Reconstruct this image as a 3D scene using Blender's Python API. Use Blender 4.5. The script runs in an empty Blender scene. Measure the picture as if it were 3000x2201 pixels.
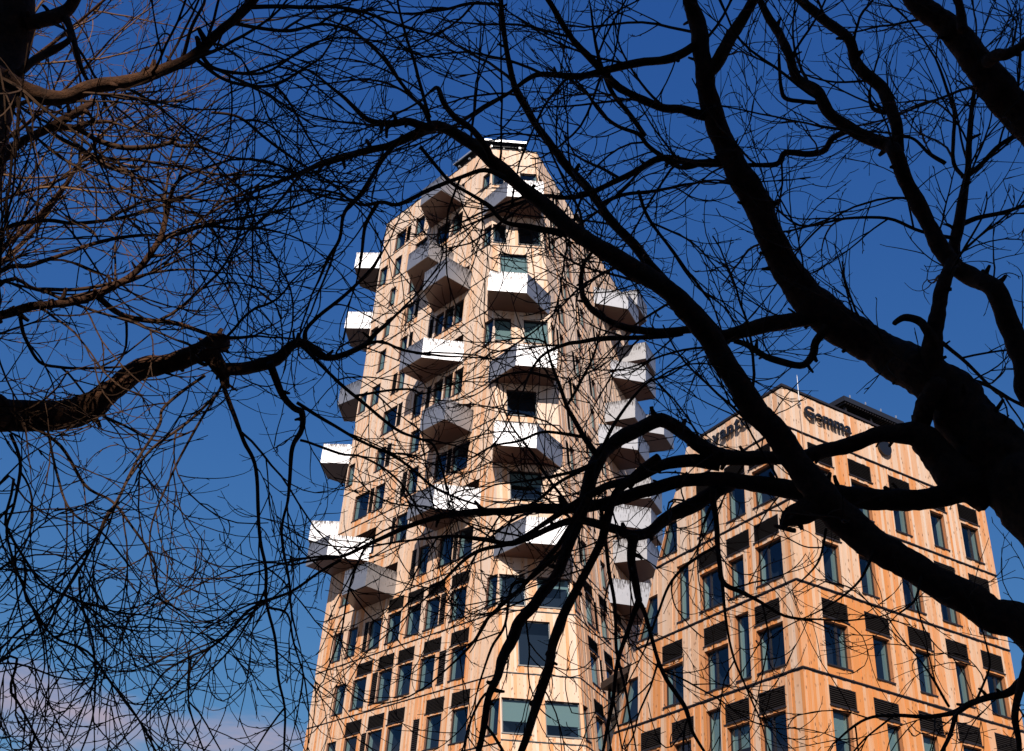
import bpy, math, random
from mathutils import Vector, Matrix, noise as mnoise
R = math.radians
random.seed(7)
scn = bpy.context.scene
COL = scn.collection

# ------------------------------------------------------------------ camera
F_PX, PITCH, ROLL, EYE = 3279.72, R(32.186), R(4.2694), Vector((0, 0, 1.6))
_fw = Vector((0, math.cos(PITCH), math.sin(PITCH)))
_up0 = Vector((0, -math.sin(PITCH), math.cos(PITCH)))
_rt0 = Vector((1, 0, 0))
_rt = _rt0 * math.cos(ROLL) + _up0 * math.sin(ROLL)
_up = -_rt0 * math.sin(ROLL) + _up0 * math.cos(ROLL)
cam = bpy.data.cameras.new('camera')
cam.sensor_fit = 'HORIZONTAL'; cam.sensor_width = 36.0
cam.lens = F_PX / 3000 * 36
cam.clip_start = 0.05; cam.clip_end = 5000
camo = bpy.data.objects.new('camera', cam); COL.objects.link(camo)
m = Matrix((_rt, _up, -_fw)).transposed().to_4x4(); m.translation = EYE
camo.matrix_world = m
scn.camera = camo

def ray(x, y):
    return ((x - 1500) * _rt - (y - 1100.5) * _up + F_PX * _fw).normalized()
def px(x, y, dist):
    """point on the sight line of a photo pixel at a distance in metres"""
    return EYE + ray(x, y) * dist

# ------------------------------------------------------------------ sky, sun, exposure
SUN_HEAD, SUN_EL = R(-172.0), R(32.0)
sd = Vector((math.sin(SUN_HEAD) * math.cos(SUN_EL), math.cos(SUN_HEAD) * math.cos(SUN_EL), math.sin(SUN_EL)))
w = bpy.data.worlds.new('World'); scn.world = w; w.use_nodes = True
nt = w.node_tree; nd = nt.nodes; lk = nt.links
for n in list(nd): nd.remove(n)
out = nd.new('ShaderNodeOutputWorld'); bg = nd.new('ShaderNodeBackground')
sky = nd.new('ShaderNodeTexSky'); sky.sky_type = 'NISHITA'; sky.sun_disc = False
sky.sun_elevation = SUN_EL; sky.sun_rotation = SUN_HEAD % (2 * math.pi)
sky.altitude = 200; sky.air_density = 1.0; sky.dust_density = 0.25; sky.ozone_density = 3.5
tc = nd.new('ShaderNodeTexCoord'); sep = nd.new('ShaderNodeSeparateXYZ')
lk.new(tc.outputs['Generated'], sep.inputs[0])
# thin fair-weather cloud low over the horizon, all the way round
mp = nd.new('ShaderNodeMapping'); mp.inputs['Scale'].default_value = (4.0, 4.0, 15.0); mp.inputs['Location'].default_value = (4.8, 10.9, 7.4)
lk.new(tc.outputs['Generated'], mp.inputs[0])
nz = nd.new('ShaderNodeTexNoise'); nz.inputs['Scale'].default_value = 1.0; nz.inputs['Detail'].default_value = 7; nz.inputs['Roughness'].default_value = 0.55
lk.new(mp.outputs[0], nz.inputs['Vector'])
el = nd.new('ShaderNodeMapRange'); el.inputs['From Min'].default_value = 0.21; el.inputs['From Max'].default_value = 0.35
el.inputs['To Min'].default_value = 0.10; el.inputs['To Max'].default_value = -0.30
lk.new(sep.outputs['Z'], el.inputs['Value'])
ad = nd.new('ShaderNodeMath'); ad.operation = 'ADD'; lk.new(nz.outputs['Fac'], ad.inputs[0]); lk.new(el.outputs[0], ad.inputs[1])
cr = nd.new('ShaderNodeMapRange'); cr.interpolation_type = 'SMOOTHSTEP'
cr.inputs['From Min'].default_value = 0.50; cr.inputs['From Max'].default_value = 0.70; cr.inputs['To Max'].default_value = 0.85
lk.new(ad.outputs[0], cr.inputs['Value'])
mx = nd.new('ShaderNodeMix'); mx.data_type = 'RGBA'
hsv = nd.new('ShaderNodeHueSaturation'); hsv.inputs['Saturation'].default_value = 1.04; hsv.inputs['Value'].default_value = 1.45
tint = nd.new('ShaderNodeMix'); tint.data_type = 'RGBA'; tint.blend_type = 'MULTIPLY'; tint.inputs['Factor'].default_value = 1; tint.inputs[7].default_value = (0.47, 0.72, 1.25, 1)
lk.new(sky.outputs[0], tint.inputs[6]); lk.new(tint.outputs[2], hsv.inputs['Color'])
sc = nd.new('ShaderNodeSeparateColor'); cc = nd.new('ShaderNodeCombineColor'); lk.new(hsv.outputs[0], sc.inputs[0])
for i_, (pw, kk) in enumerate(((1.0, 1.17), (0.80, 1.20), (0.42, 2.40))):      # film-like compression of the bright horizon
    a_ = nd.new('ShaderNodeMath'); a_.operation = 'POWER'; a_.inputs[1].default_value = pw; lk.new(sc.outputs[i_], a_.inputs[0])
    b_ = nd.new('ShaderNodeMath'); b_.operation = 'MULTIPLY'; b_.inputs[1].default_value = kk; lk.new(a_.outputs[0], b_.inputs[0]); lk.new(b_.outputs[0], cc.inputs[i_])
lk.new(cr.outputs[0], mx.inputs['Factor']); lk.new(cc.outputs[0], mx.inputs[6]); mx.inputs[7].default_value = (6.3, 5.1, 6.0, 1)
lk.new(mx.outputs[2], bg.inputs['Color']); bg.inputs['Strength'].default_value = 0.054
lk.new(bg.outputs[0], out.inputs['Surface'])

sun = bpy.data.lights.new('sun', 'SUN'); sun.energy = 4.6; sun.angle = R(0.53); sun.color = (1.0, 0.92, 0.83)
so = bpy.data.objects.new('sun', sun); COL.objects.link(so)
so.rotation_euler = sd.to_track_quat('Z', 'Y').to_euler(); so.location = sd * 300
vs = scn.view_settings
vs.view_transform = 'Standard'; vs.look = 'None'; vs.gamma = 1.0; vs.use_curve_mapping = False; vs.exposure = 0.45

# ------------------------------------------------------------------ helpers
def tag(o, label=None, cat=None, group=None, kind=None):
    if label: o['label'] = label
    if cat: o['category'] = cat
    if group: o['group'] = group
    if kind: o['kind'] = kind
    return o
def empty(name, loc=(0, 0, 0)):
    o = bpy.data.objects.new(name, None); COL.objects.link(o); o.location = loc; o.empty_display_size = 0.5
    return o
class MB:
    """collects polygons; build() links them as ONE mesh object"""
    def __init__(s): s.v = []; s.f = []; s.mi = []; s.uv = []; s.at = []
    def poly(s, pts, mi=0, uv=None, at=(0.5, 0.5)):
        b = len(s.v); s.v += [tuple(p) for p in pts]; s.f.append(tuple(range(b, b + len(pts))))
        s.mi.append(mi); s.uv.append(uv or [(0, 0)] * len(pts)); s.at.append(at)
    def box(s, o, ax, ay, az, mi=0):
        """o corner, three edge vectors"""
        o = Vector(o); c = [o, o + ax, o + ax + ay, o + ay]; d = [p + az for p in c]
        flip = ax.cross(ay).dot(az) < 0
        fs = [[c[3], c[2], c[1], c[0]], d] + [[c[i], c[(i + 1) % 4], d[(i + 1) % 4], d[i]] for i in range(4)]
        for q in fs: s.poly(q[::-1] if flip else q, mi)
    def build(s, name, mats, parent=None, smooth=False):
        me = bpy.data.meshes.new(name); me.from_pydata(s.v, [], s.f)
        for mt in (mats if isinstance(mats, (list, tuple)) else [mats]): me.materials.append(mt)
        me.polygons.foreach_set('material_index', s.mi)
        ul = me.uv_layers.new(name='UVMap'); fl = [c for uv in s.uv for p in uv for c in p]; ul.data.foreach_set('uv', fl)
        a = me.attributes.new('rnd', 'FLOAT', 'FACE'); a.data.foreach_set('value', [x[0] for x in s.at])
        a = me.attributes.new('tone', 'FLOAT', 'FACE'); a.data.foreach_set('value', [x[1] for x in s.at])
        if smooth: me.polygons.foreach_set('use_smooth', [True] * len(s.f))
        me.update()
        o = bpy.data.objects.new(name, me); COL.objects.link(o)
        if parent: o.parent = parent
        return o

# ------------------------------------------------------------------ materials
def mat(name, col, rough=0.6, metal=0.0, spec=0.5):
    mt = bpy.data.materials.new(name); mt.use_nodes = True
    b = mt.node_tree.nodes['Principled BSDF']
    b.inputs['Base Color'].default_value = (*col, 1); b.inputs['Roughness'].default_value = rough
    b.inputs['Metallic'].default_value = metal; b.inputs['Specular IOR Level'].default_value = spec
    return mt
def N(mt, t, **kw):
    n = mt.node_tree.nodes.new(t)
    for k, v in kw.items(): setattr(n, k, v)
    return n
def L(mt, a, b): mt.node_tree.links.new(a, b)
def ramp(mt, stops):
    n = N(mt, 'ShaderNodeValToRGB'); e = n.color_ramp.elements
    while len(e) < len(stops): e.new(0.5)
    for i, (p, c) in enumerate(stops): e[i].position = p; e[i].color = (*c, 1)
    return n
def wood_material(name, pale, mid, strong, knot):
    """vertical larch/pine cladding: board-to-board tone, grain along the board, knots"""
    mt = mat(name, mid, 0.75, 0, 0.25); b = mt.node_tree.nodes['Principled BSDF']
    a1 = N(mt, 'ShaderNodeAttribute', attribute_name='rnd'); a2 = N(mt, 'ShaderNodeAttribute', attribute_name='tone')
    uv = N(mt, 'ShaderNodeUVMap', uv_map='UVMap')
    mp = N(mt, 'ShaderNodeMapping'); mp.inputs['Scale'].default_value = (34, 1.3, 1); L(mt, uv.outputs[0], mp.inputs[0])
    g = N(mt, 'ShaderNodeTexNoise'); g.inputs['Scale'].default_value = 1; g.inputs['Detail'].default_value = 4; L(mt, mp.outputs[0], g.inputs['Vector'])
    mp2 = N(mt, 'ShaderNodeMapping'); mp2.inputs['Scale'].default_value = (1.2, 0.35, 1); L(mt, uv.outputs[0], mp2.inputs[0])
    g2 = N(mt, 'ShaderNodeTexNoise'); g2.inputs['Scale'].default_value = 1; g2.inputs['Detail'].default_value = 3; L(mt, mp2.outputs[0], g2.inputs['Vector'])
    # factor = .45*rnd + tone + grain
    m1 = N(mt, 'ShaderNodeMath', operation='MULTIPLY'); L(mt, a1.outputs['Fac'], m1.inputs[0]); m1.inputs[1].default_value = 0.85
    m2 = N(mt, 'ShaderNodeMath', operation='ADD'); L(mt, m1.outputs[0], m2.inputs[0]); L(mt, a2.outputs['Fac'], m2.inputs[1])
    m3 = N(mt, 'ShaderNodeMath', operation='MULTIPLY_ADD'); L(mt, g.outputs['Fac'], m3.inputs[0]); m3.inputs[1].default_value = 0.5; L(mt, m2.outputs[0], m3.inputs[2])
    m4 = N(mt, 'ShaderNodeMath', operation='MULTIPLY_ADD'); L(mt, g2.outputs['Fac'], m4.inputs[0]); m4.inputs[1].default_value = 0.7; L(mt, m3.outputs[0], m4.inputs[2])
    m5 = N(mt, 'ShaderNodeMath', operation='SUBTRACT'); L(mt, m4.outputs[0], m5.inputs[0]); m5.inputs[1].default_value = 0.86
    rp = ramp(mt, [(0.0, pale), (0.5, mid), (1.0, strong)]); L(mt, m5.outputs[0], rp.inputs[0])
    mpk = N(mt, 'ShaderNodeMapping'); mpk.inputs['Scale'].default_value = (6.5, 2.4, 1); L(mt, uv.outputs[0], mpk.inputs[0])
    vo = N(mt, 'ShaderNodeTexVoronoi', feature='F1'); vo.inputs['Scale'].default_value = 1; L(mt, mpk.outputs[0], vo.inputs['Vector'])
    km = N(mt, 'ShaderNodeMapRange'); km.inputs['From Min'].default_value = 0.12; km.inputs['From Max'].default_value = 0.23; km.inputs['To Min'].default_value = 0.85; km.inputs['To Max'].default_value = 0.0
    L(mt, vo.outputs['Distance'], km.inputs['Value'])
    mxk = N(mt, 'ShaderNodeMix', data_type='RGBA'); L(mt, km.outputs[0], mxk.inputs['Factor']); L(mt, rp.outputs[0], mxk.inputs[6]); mxk.inputs[7].default_value = (*knot, 1)
    L(mt, mxk.outputs[2], b.inputs['Base Color'])
    bp = N(mt, 'ShaderNodeBump'); bp.inputs['Strength'].default_value = 0.35; bp.inputs['Distance'].default_value = 0.01
    L(mt, g.outputs['Fac'], bp.inputs['Height']); L(mt, bp.outputs[0], b.inputs['Normal'])
    return mt
M = {}
M['wood'] = wood_material('pine_cladding', (0.62, 0.475, 0.375), (0.60, 0.385, 0.25), (0.58, 0.225, 0.07), (0.15, 0.07, 0.035))
M['reveal'] = mat('stained_wood_reveal', (0.36, 0.14, 0.055), 0.6)
M['brown'] = mat('brown_wood_lining', (0.16, 0.075, 0.05), 0.7)
M['frame'] = mat('dark_window_frame', (0.016, 0.012, 0.012), 0.45)
M['louvre'] = mat('black_louvre_metal', (0.018, 0.013, 0.012), 0.5, 0.2)
M['slat'] = mat('dark_louvre_slats', (0.02, 0.015, 0.013), 0.5, 0.1)
M['flash'] = mat('dark_flashing', (0.018, 0.013, 0.012), 0.5)
M['room'] = mat('pale_green_window_lining', (0.36, 0.41, 0.33), 0.8)
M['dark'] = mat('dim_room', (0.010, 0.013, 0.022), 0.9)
M['blind'] = mat('grey_green_roller_blind', (0.30, 0.34, 0.27), 0.8)
M['core'] = mat('matte_dark_grey', (0.05, 0.05, 0.05), 0.9)
M['rim'] = mat('pale_metal_rim', (0.55, 0.55, 0.56), 0.35, 0.7)
M['panel'] = mat('solar_panel_underside', (0.012, 0.012, 0.016), 0.5)
M['sign'] = mat('black_sign_letters', (0.008, 0.008, 0.009), 0.4)
# glass: reflective coating over a see-through pane
g = bpy.data.materials.new('coated_window_glass'); g.use_nodes = True
gn = g.node_tree.nodes; gl = g.node_tree.links
for n in list(gn): gn.remove(n)
o_ = gn.new('ShaderNodeOutputMaterial'); tr = gn.new('ShaderNodeBsdfTransparent'); tr.inputs[0].default_value = (0.55, 0.66, 0.74, 1)
gs = gn.new('ShaderNodeBsdfGlossy'); gs.inputs['Roughness'].default_value = 0.02; gs.inputs['Color'].default_value = (0.75, 0.88, 1.0, 1)
fr = gn.new('ShaderNodeLayerWeight'); fr.inputs[0].default_value = 0.32
ms = gn.new('ShaderNodeMixShader'); ma = gn.new('ShaderNodeMath'); ma.operation = 'ADD'; ma.inputs[1].default_value = 0.06; mq = gn.new('ShaderNodeMath'); mq.operation = 'POWER'; mq.inputs[1].default_value = 3.2; ma.use_clamp = True
gl.new(fr.outputs[1], mq.inputs[0]); gl.new(mq.outputs[0], ma.inputs[0]); gl.new(ma.outputs[0], ms.inputs[0]); gl.new(tr.outputs[0], ms.inputs[1]); gl.new(gs.outputs[0], ms.inputs[2]); gl.new(ms.outputs[0], o_.inputs[0])
M['glass'] = g
# balcony sheet: brushed aluminium with rows of vertical perforation slots towards the rim
al = mat('perforated_aluminium', (0.62, 0.61, 0.62), 0.42, 0.75); ab = al.node_tree.nodes['Principled BSDF']
uv = N(al, 'ShaderNodeUVMap', uv_map='UVMap'); mp = N(al, 'ShaderNodeMapping'); mp.inputs['Scale'].default_value = (22, 2.2, 1); L(al, uv.outputs[0], mp.inputs[0])
n1 = N(al, 'ShaderNodeTexNoise'); n1.inputs['Scale'].default_value = 1; n1.inputs['Detail'].default_value = 2; L(al, mp.outputs[0], n1.inputs['Vector'])
sp = N(al, 'ShaderNodeSeparateXYZ'); L(al, uv.outputs[0], sp.inputs[0])
hm = N(al, 'ShaderNodeMapRange'); hm.inputs['From Min'].default_value = 0.3; hm.inputs['From Max'].default_value = 1.55; hm.inputs['To Min'].default_value = -0.16; hm.inputs['To Max'].default_value = 0.11
L(al, sp.outputs['Y'], hm.inputs['Value'])
a_ = N(al, 'ShaderNodeMath', operation='ADD'); L(al, n1.outputs['Fac'], a_.inputs[0]); L(al, hm.outputs[0], a_.inputs[1])
th = N(al, 'ShaderNodeMapRange'); th.inputs['From Min'].default_value = 0.55; th.inputs['From Max'].default_value = 0.61; L(al, a_.outputs[0], th.inputs['Value'])
rx = N(al, 'ShaderNodeMix', data_type='RGBA'); L(al, th.outputs[0], rx.inputs['Factor']); rx.inputs[6].default_value = (0.36, 0.355, 0.37, 1); rx.inputs[7].default_value = (0.07, 0.062, 0.06, 1)
n2 = N(al, 'ShaderNodeTexNoise'); n2.inputs['Scale'].default_value = 2.2; n2.inputs['Detail'].default_value = 5; L(al, uv.outputs[0], n2.inputs['Vector'])
rr = N(al, 'ShaderNodeMapRange'); rr.inputs['To Min'].default_value = 0.42; rr.inputs['To Max'].default_value = 0.62; L(al, n2.outputs['Fac'], rr.inputs['Value'])
L(al, rx.outputs[2], ab.inputs['Base Color']); L(al, rr.outputs[0], ab.inputs['Roughness'])
M['alu'] = al
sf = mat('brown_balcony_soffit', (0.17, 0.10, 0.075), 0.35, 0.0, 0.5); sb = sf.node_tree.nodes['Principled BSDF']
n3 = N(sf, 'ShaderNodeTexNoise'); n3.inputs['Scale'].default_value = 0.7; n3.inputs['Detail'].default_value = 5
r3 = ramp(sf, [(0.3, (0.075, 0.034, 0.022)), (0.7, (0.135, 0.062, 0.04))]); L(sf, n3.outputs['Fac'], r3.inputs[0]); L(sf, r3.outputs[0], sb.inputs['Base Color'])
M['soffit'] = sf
def bark_material(name, c0, c1, bump):
    mt = mat(name, c0, 0.9, 0, 0.15); b = mt.node_tree.nodes['Principled BSDF']
    t = N(mt, 'ShaderNodeTexCoord')
    v = N(mt, 'ShaderNodeTexNoise'); v.inputs['Scale'].default_value = 22; v.inputs['Detail'].default_value = 8; v.inputs['Roughness'].default_value = 0.7; L(mt, t.outputs['Object'], v.inputs['Vector'])
    rp = ramp(mt, [(0.3, c0), (0.7, c1)]); L(mt, v.outputs['Fac'], rp.inputs[0]); L(mt, rp.outputs[0], b.inputs['Base Color'])
    bp = N(mt, 'ShaderNodeBump'); bp.inputs['Strength'].default_value = bump; bp.inputs['Distance'].default_value = 0.03
    L(mt, v.outputs['Fac'], bp.inputs['Height']); L(mt, bp.outputs[0], b.inputs['Normal'])
    return mt
M['bark'] = bark_material('rough_dark_bark', (0.03, 0.016, 0.010), (0.12, 0.052, 0.024), 1.0)
M['gold'] = bark_material('sunlit_twig_bark', (0.10, 0.05, 0.026), (0.20, 0.11, 0.06), 0.2)  # sunshine put into the colour: a paler copy of the twig bark
M['twig'] = bark_material('smooth_twig_bark', (0.035, 0.018, 0.010), (0.07, 0.036, 0.019), 0.2)
gm = mat('paved_square', (0.16, 0.15, 0.14), 0.9); gb = gm.node_tree.nodes['Principled BSDF']
gt = N(gm, 'ShaderNodeTexCoord'); bk = N(gm, 'ShaderNodeTexBrick'); bk.inputs['Scale'].default_value = 1.6; L(gm, gt.outputs['Object'], bk.inputs['Vector'])
bk.inputs['Color1'].default_value = (0.10, 0.095, 0.09, 1); bk.inputs['Color2'].default_value = (0.13, 0.125, 0.12, 1); bk.inputs['Mortar'].default_value = (0.08, 0.08, 0.08, 1)
L(gm, bk.outputs['Color'], gb.inputs['Base Color'])
M['ground'] = gm

# ------------------------------------------------------------------ ground
mb = MB(); mb.poly([(-2500, -2500, 0), (2500, -2500, 0), (2500, 2500, 0), (-2500, 2500, 0)])
tag(mb.build('ground', M['ground']), kind='structure')

# ------------------------------------------------------------------ facades
def Hd(deg): a = R(deg); return Vector((math.sin(a), math.cos(a), 0))
class Face:
    """facade plane; u = metres along it, z = height, d = metres out from it"""
    def __init__(s, p0, ux, vy, out):
        s.p0 = Vector(p0); s.ux = ux.normalized(); s.vy = Vector(vy)
        n = s.ux.cross(s.vy).normalized(); s.n = n if n.dot(out) > 0 else -n
        s.flip = s.ux.cross(s.vy).dot(s.n) < 0
    def P(s, u, z, d=0.0): return s.p0 + s.ux * u + s.vy * z + s.n * d
    def q(s, mb, pts, mi=0, at=(0.5, 0.5), uvo=0):
        """polygon from (u,z,d) points listed counter-clockwise seen from outside with u to the right"""
        p = [s.P(*t) for t in pts]; uv = [(t[0] + uvo, t[1]) for t in pts]
        if s.flip: p.reverse(); uv.reverse()
        mb.poly(p, mi, uv, at)
Zv = Vector((0, 0, 1))
vF = Vector((-0.08237847, 0.09982639, 1)); vR = Vector((-0.10245492, 0.09993483, 1))
TL = Face((0.836, 60, 0), Hd(-39.53), Zv, Vector((-1, -1, 0)))
TF = Face((2.21584, 58.32791, 0), Hd(90), vF, Vector((0, -1, 0)))
TR = Face((7.03432, 58.3181, 0), Hd(26.47), vR, Vector((1, -.5, 0)))
EDGE = TL.P(19.72, 0)
TB = Face(EDGE, Hd(6), Zv, Vector((-1, 0, 0)))
LC = Hd(15.96) * 46.0
LL = Face(LC, Hd(-27.465), Zv, Vector((-1, -1, 0)))
LR = Face(LC, Hd(60.55), Zv, Vector((1, -1, 0)))
uc = lambda z: -2.168 + 0.1294 * z           # where the left wall meets the leaning front
ur = lambda z: 4.81 - 0.02 * z               # right end of the front
ue = lambda z: 13.6 - 0.474 * (z - 16.5)     # leaning end of the office block

def clip(poly, f):
    """keep the part of a (u,z) polygon where f(p) >= 0"""
    outp = []
    for i in range(len(poly)):
        a, b = poly[i], poly[(i + 1) % len(poly)]; fa, fb = f(a), f(b)
        if fa >= 0: outp.append(a)
        if (fa >= 0) != (fb >= 0):
            t = fa / (fa - fb); outp.append((a[0] + (b[0] - a[0]) * t, a[1] + (b[1] - a[1]) * t))
    return outp

def cladding(face, parent, z0, z1, lo, hi, holes, tone, bw=0.18, name='cladding_panel'):
    """one storey of vertical boards with openings left out; lo/hi give the ends of the wall at height z"""
    mb = MB()
    umin = min(lo(z0), lo(z1)); umax = max(hi(z0), hi(z1))
    hs = [h for h in holes if h[3] > z0 and h[2] < z1]
    cuts = sorted({round(c, 3) for h in hs for c in (h[0], h[1]) if umin < c < umax})
    us = [umin]
    while us[-1] < umax:
        nx = us[-1] + bw * random.choice((0.75, 1, 1, 1, 1.25))
        c = [k for k in cuts if us[-1] + 0.001 < k < nx + 0.05]
        us.append(c[0] if c else nx)
    us[-1] = umax
    prev = 0
    for a, b in zip(us[:-1], us[1:]):
        if b - a < 0.004: continue
        mid = (a + b) / 2
        dep = random.choice((0, 0, 0.004, 0.014, 0.022, 0.03)); rnd = random.random()
        segs = [(z0 + random.uniform(0, .03), z1 - random.uniform(0, .025))]
        under = []
        for h in hs:
            if h[0] - .001 < mid < h[1] + .001:
                ns = []
                for s0, s1 in segs:
                    if h[2] >= s1 or h[3] <= s0: ns.append((s0, s1)); continue
                    if h[2] - s0 > .01: ns.append((s0, h[2])); under.append(h[2])
                    if s1 - h[3] > .01: ns.append((h[3], s1))
                segs = ns
        for s0, s1 in segs:
            poly = [(a, s0), (b, s0), (b, s1), (a, s1)]
            poly = clip(poly, lambda p: p[0] - lo(p[1])); poly = clip(poly, lambda p: hi(p[1]) - p[0]) if poly else poly
            if len(poly) < 3: continue
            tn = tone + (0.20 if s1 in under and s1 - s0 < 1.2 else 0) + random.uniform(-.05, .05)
            at = (rnd, tn); off = random.random() * 50 if False else rnd * 37
            face.q(mb, [(u, z, dep) for u, z in poly], 0, at, off)
            for i in range(len(poly)):
                p, r_ = poly[i], poly[(i + 1) % len(poly)]
                face.q(mb, [(p[0], p[1], dep), (p[0], p[1], -.03), (r_[0], r_[1], -.03), (r_[0], r_[1], dep)], 0, at, off)
    o = mb.build(name, M['wood'], parent); o['kind'] = 'stuff'
    return o

def flashing(face, parent, z, lo, hi, h=0.10):
    mb = MB(); a, b = lo(z), hi(z)
    for (z0, z1, d0, d1) in ((z - h / 2, z + h / 2, -.05, -.012), (z + h * .1, z + h / 2, -.012, .045)):
        pts = [(a, z0), (b, z0), (b, z1), (a, z1)]
        face.q(mb, [(u, q, d1) for u, q in pts])
        for i in range(4):
            p, r_ = pts[i], pts[(i + 1) % 4]; face.q(mb, [(*p, d1), (*p, d0), (*r_, d0), (*r_, d1)])
    mb.build('floor_flashing', M['flash'], parent)

def slab(face, mb, u0, u1, z0, z1, d0, d1, mi=0):
    pts = [(u0, z0), (u1, z0), (u1, z1), (u0, z1)]
    face.q(mb, [(u, q, d1) for u, q in pts], mi); face.q(mb, [(u, q, d0) for u, q in pts[::-1]], mi)
    for i in range(4):
        p, r_ = pts[i], pts[(i + 1) % 4]; face.q(mb, [(*p, d1), (*p, d0), (*r_, d0), (*r_, d1)], mi)

def window(face, parent, u0, u1, z0, z1, panes=1, blind=0.0, deep=0.17, brown=False, name='window', top=None):
    """frame mesh as the part; glass, reveal, sill and the room lining behind it as sub-parts.
    top: u of the upper far corner when the far jamb leans"""
    def U1(z): return u1 if top is None else u1 + (top - u1) * (z - z0) / (z1 - z0)
    def ring(mb, a0, a1, b0, b1, t, d0, d1, mi=0):
        o4 = [(a0, b0), (U1(b0) - (u1 - a1), b0), (U1(b1) - (u1 - a1), b1), (a0, b1)]
        i4 = [(a0 + t, b0 + t), (U1(b0 + t) - (u1 - a1) - t, b0 + t), (U1(b1 - t) - (u1 - a1) - t, b1 - t), (a0 + t, b1 - t)]
        for i in range(4):
            j = (i + 1) % 4
            face.q(mb, [(*o4[i], d1), (*o4[j], d1), (*i4[j], d1), (*i4[i], d1)], mi)
            face.q(mb, [(*i4[i], d1), (*i4[j], d1), (*i4[j], d0), (*i4[i], d0)], mi)
        return i4
    mb = MB(); fw = 0.065
    i4 = ring(mb, u0, u1, z0, z1, fw, -deep - .05, -deep)
    if panes == 2:
        um = u0 + (u1 - u0) * 0.62
        slab(face, mb, um - .06, um + .06, z0 + fw, z1 - fw, -deep - .05, -deep + .004)
    wn = mb.build(name, M['frame'], parent)
    mb = MB(); face.q(mb, [(*p, -deep - .03) for p in i4]); mb.build('pane', M['glass'], wn)
    mb = MB()   # reveal
    o4 = [(u0, z0), (U1(z0), z0), (U1(z1), z1), (u0, z1)]
    for i in range(4):
        p, r_ = o4[i], o4[(i + 1) % 4]
        face.q(mb, [(*p, .004), (*r_, .004), (*r_, -deep - .05), (*p, -deep - .05)], 0)
    mb.build('reveal', M['brown'] if brown else M['reveal'], wn)
    mb = MB(); slab(face, mb, u0 - .03, max(U1(z0) + .03, u0 + .1), z0 - .07, z0 - .004, -deep, .07); mb.build('sill', M['frame'], wn)
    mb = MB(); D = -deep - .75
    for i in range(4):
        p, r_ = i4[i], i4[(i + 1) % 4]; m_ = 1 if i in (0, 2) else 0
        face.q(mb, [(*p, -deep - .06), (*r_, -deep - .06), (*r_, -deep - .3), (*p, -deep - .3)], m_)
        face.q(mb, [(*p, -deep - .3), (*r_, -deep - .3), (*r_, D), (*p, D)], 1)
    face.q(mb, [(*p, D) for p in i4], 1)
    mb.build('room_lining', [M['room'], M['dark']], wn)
    if blind:
        mb = MB(); zb = z1 - (z1 - z0) * blind
        slab(face, mb, u0 + fw, u1 - fw, zb, z1 - fw, -deep - .16, -deep - .15); mb.build('roller_blind', M['blind'], wn)
    return wn

def louvre(face, parent, u0, u1, z0, z1, pitch=0.08, sill=True, name='louvre_grille'):
    mb = MB(); t = .045
    for a in ((u0, u0 + t, z0, z1), (u1 - t, u1, z0, z1), (u0 + t, u1 - t, z1 - t, z1), (u0 + t, u1 - t, z0, z0 + t)): slab(face, mb, *a, -.1, .0)
    face.q(mb, [(u0, z0, -.1), (u1, z0, -.1), (u1, z1, -.1), (u0, z1, -.1)])
    fr_ = mb.build(name, M['louvre'], parent)
    mb = MB(); n = max(3, int((z1 - z0 - 2 * t) / pitch)); p_ = (z1 - z0 - 2 * t) / n
    for i in range(n):
        zb = z0 + t + i * p_
        a, b = u0 + t, u1 - t
        face.q(mb, [(a, zb + .004, .008), (b, zb + .004, .008), (b, zb + p_ * .75, -.05), (a, zb + p_ * .75, -.05)])
        face.q(mb, [(a, zb, .0), (b, zb, .0), (b, zb + .004, .008), (a, zb + .004, .008)])
        face.q(mb, [(a, zb + p_ * .70, -.052), (b, zb + p_ * .70, -.052), (b, zb, .0), (a, zb, .0)])
    s = mb.build('slats', M['slat'], fr_); s['kind'] = 'stuff'
    if sill:
        mb = MB(); slab(face, mb, u0 - .03, u1 + .03, z0 - .05, z0 - .002, -.08, .07); mb.build('sill', M['frame'], fr_)
    return fr_

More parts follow.
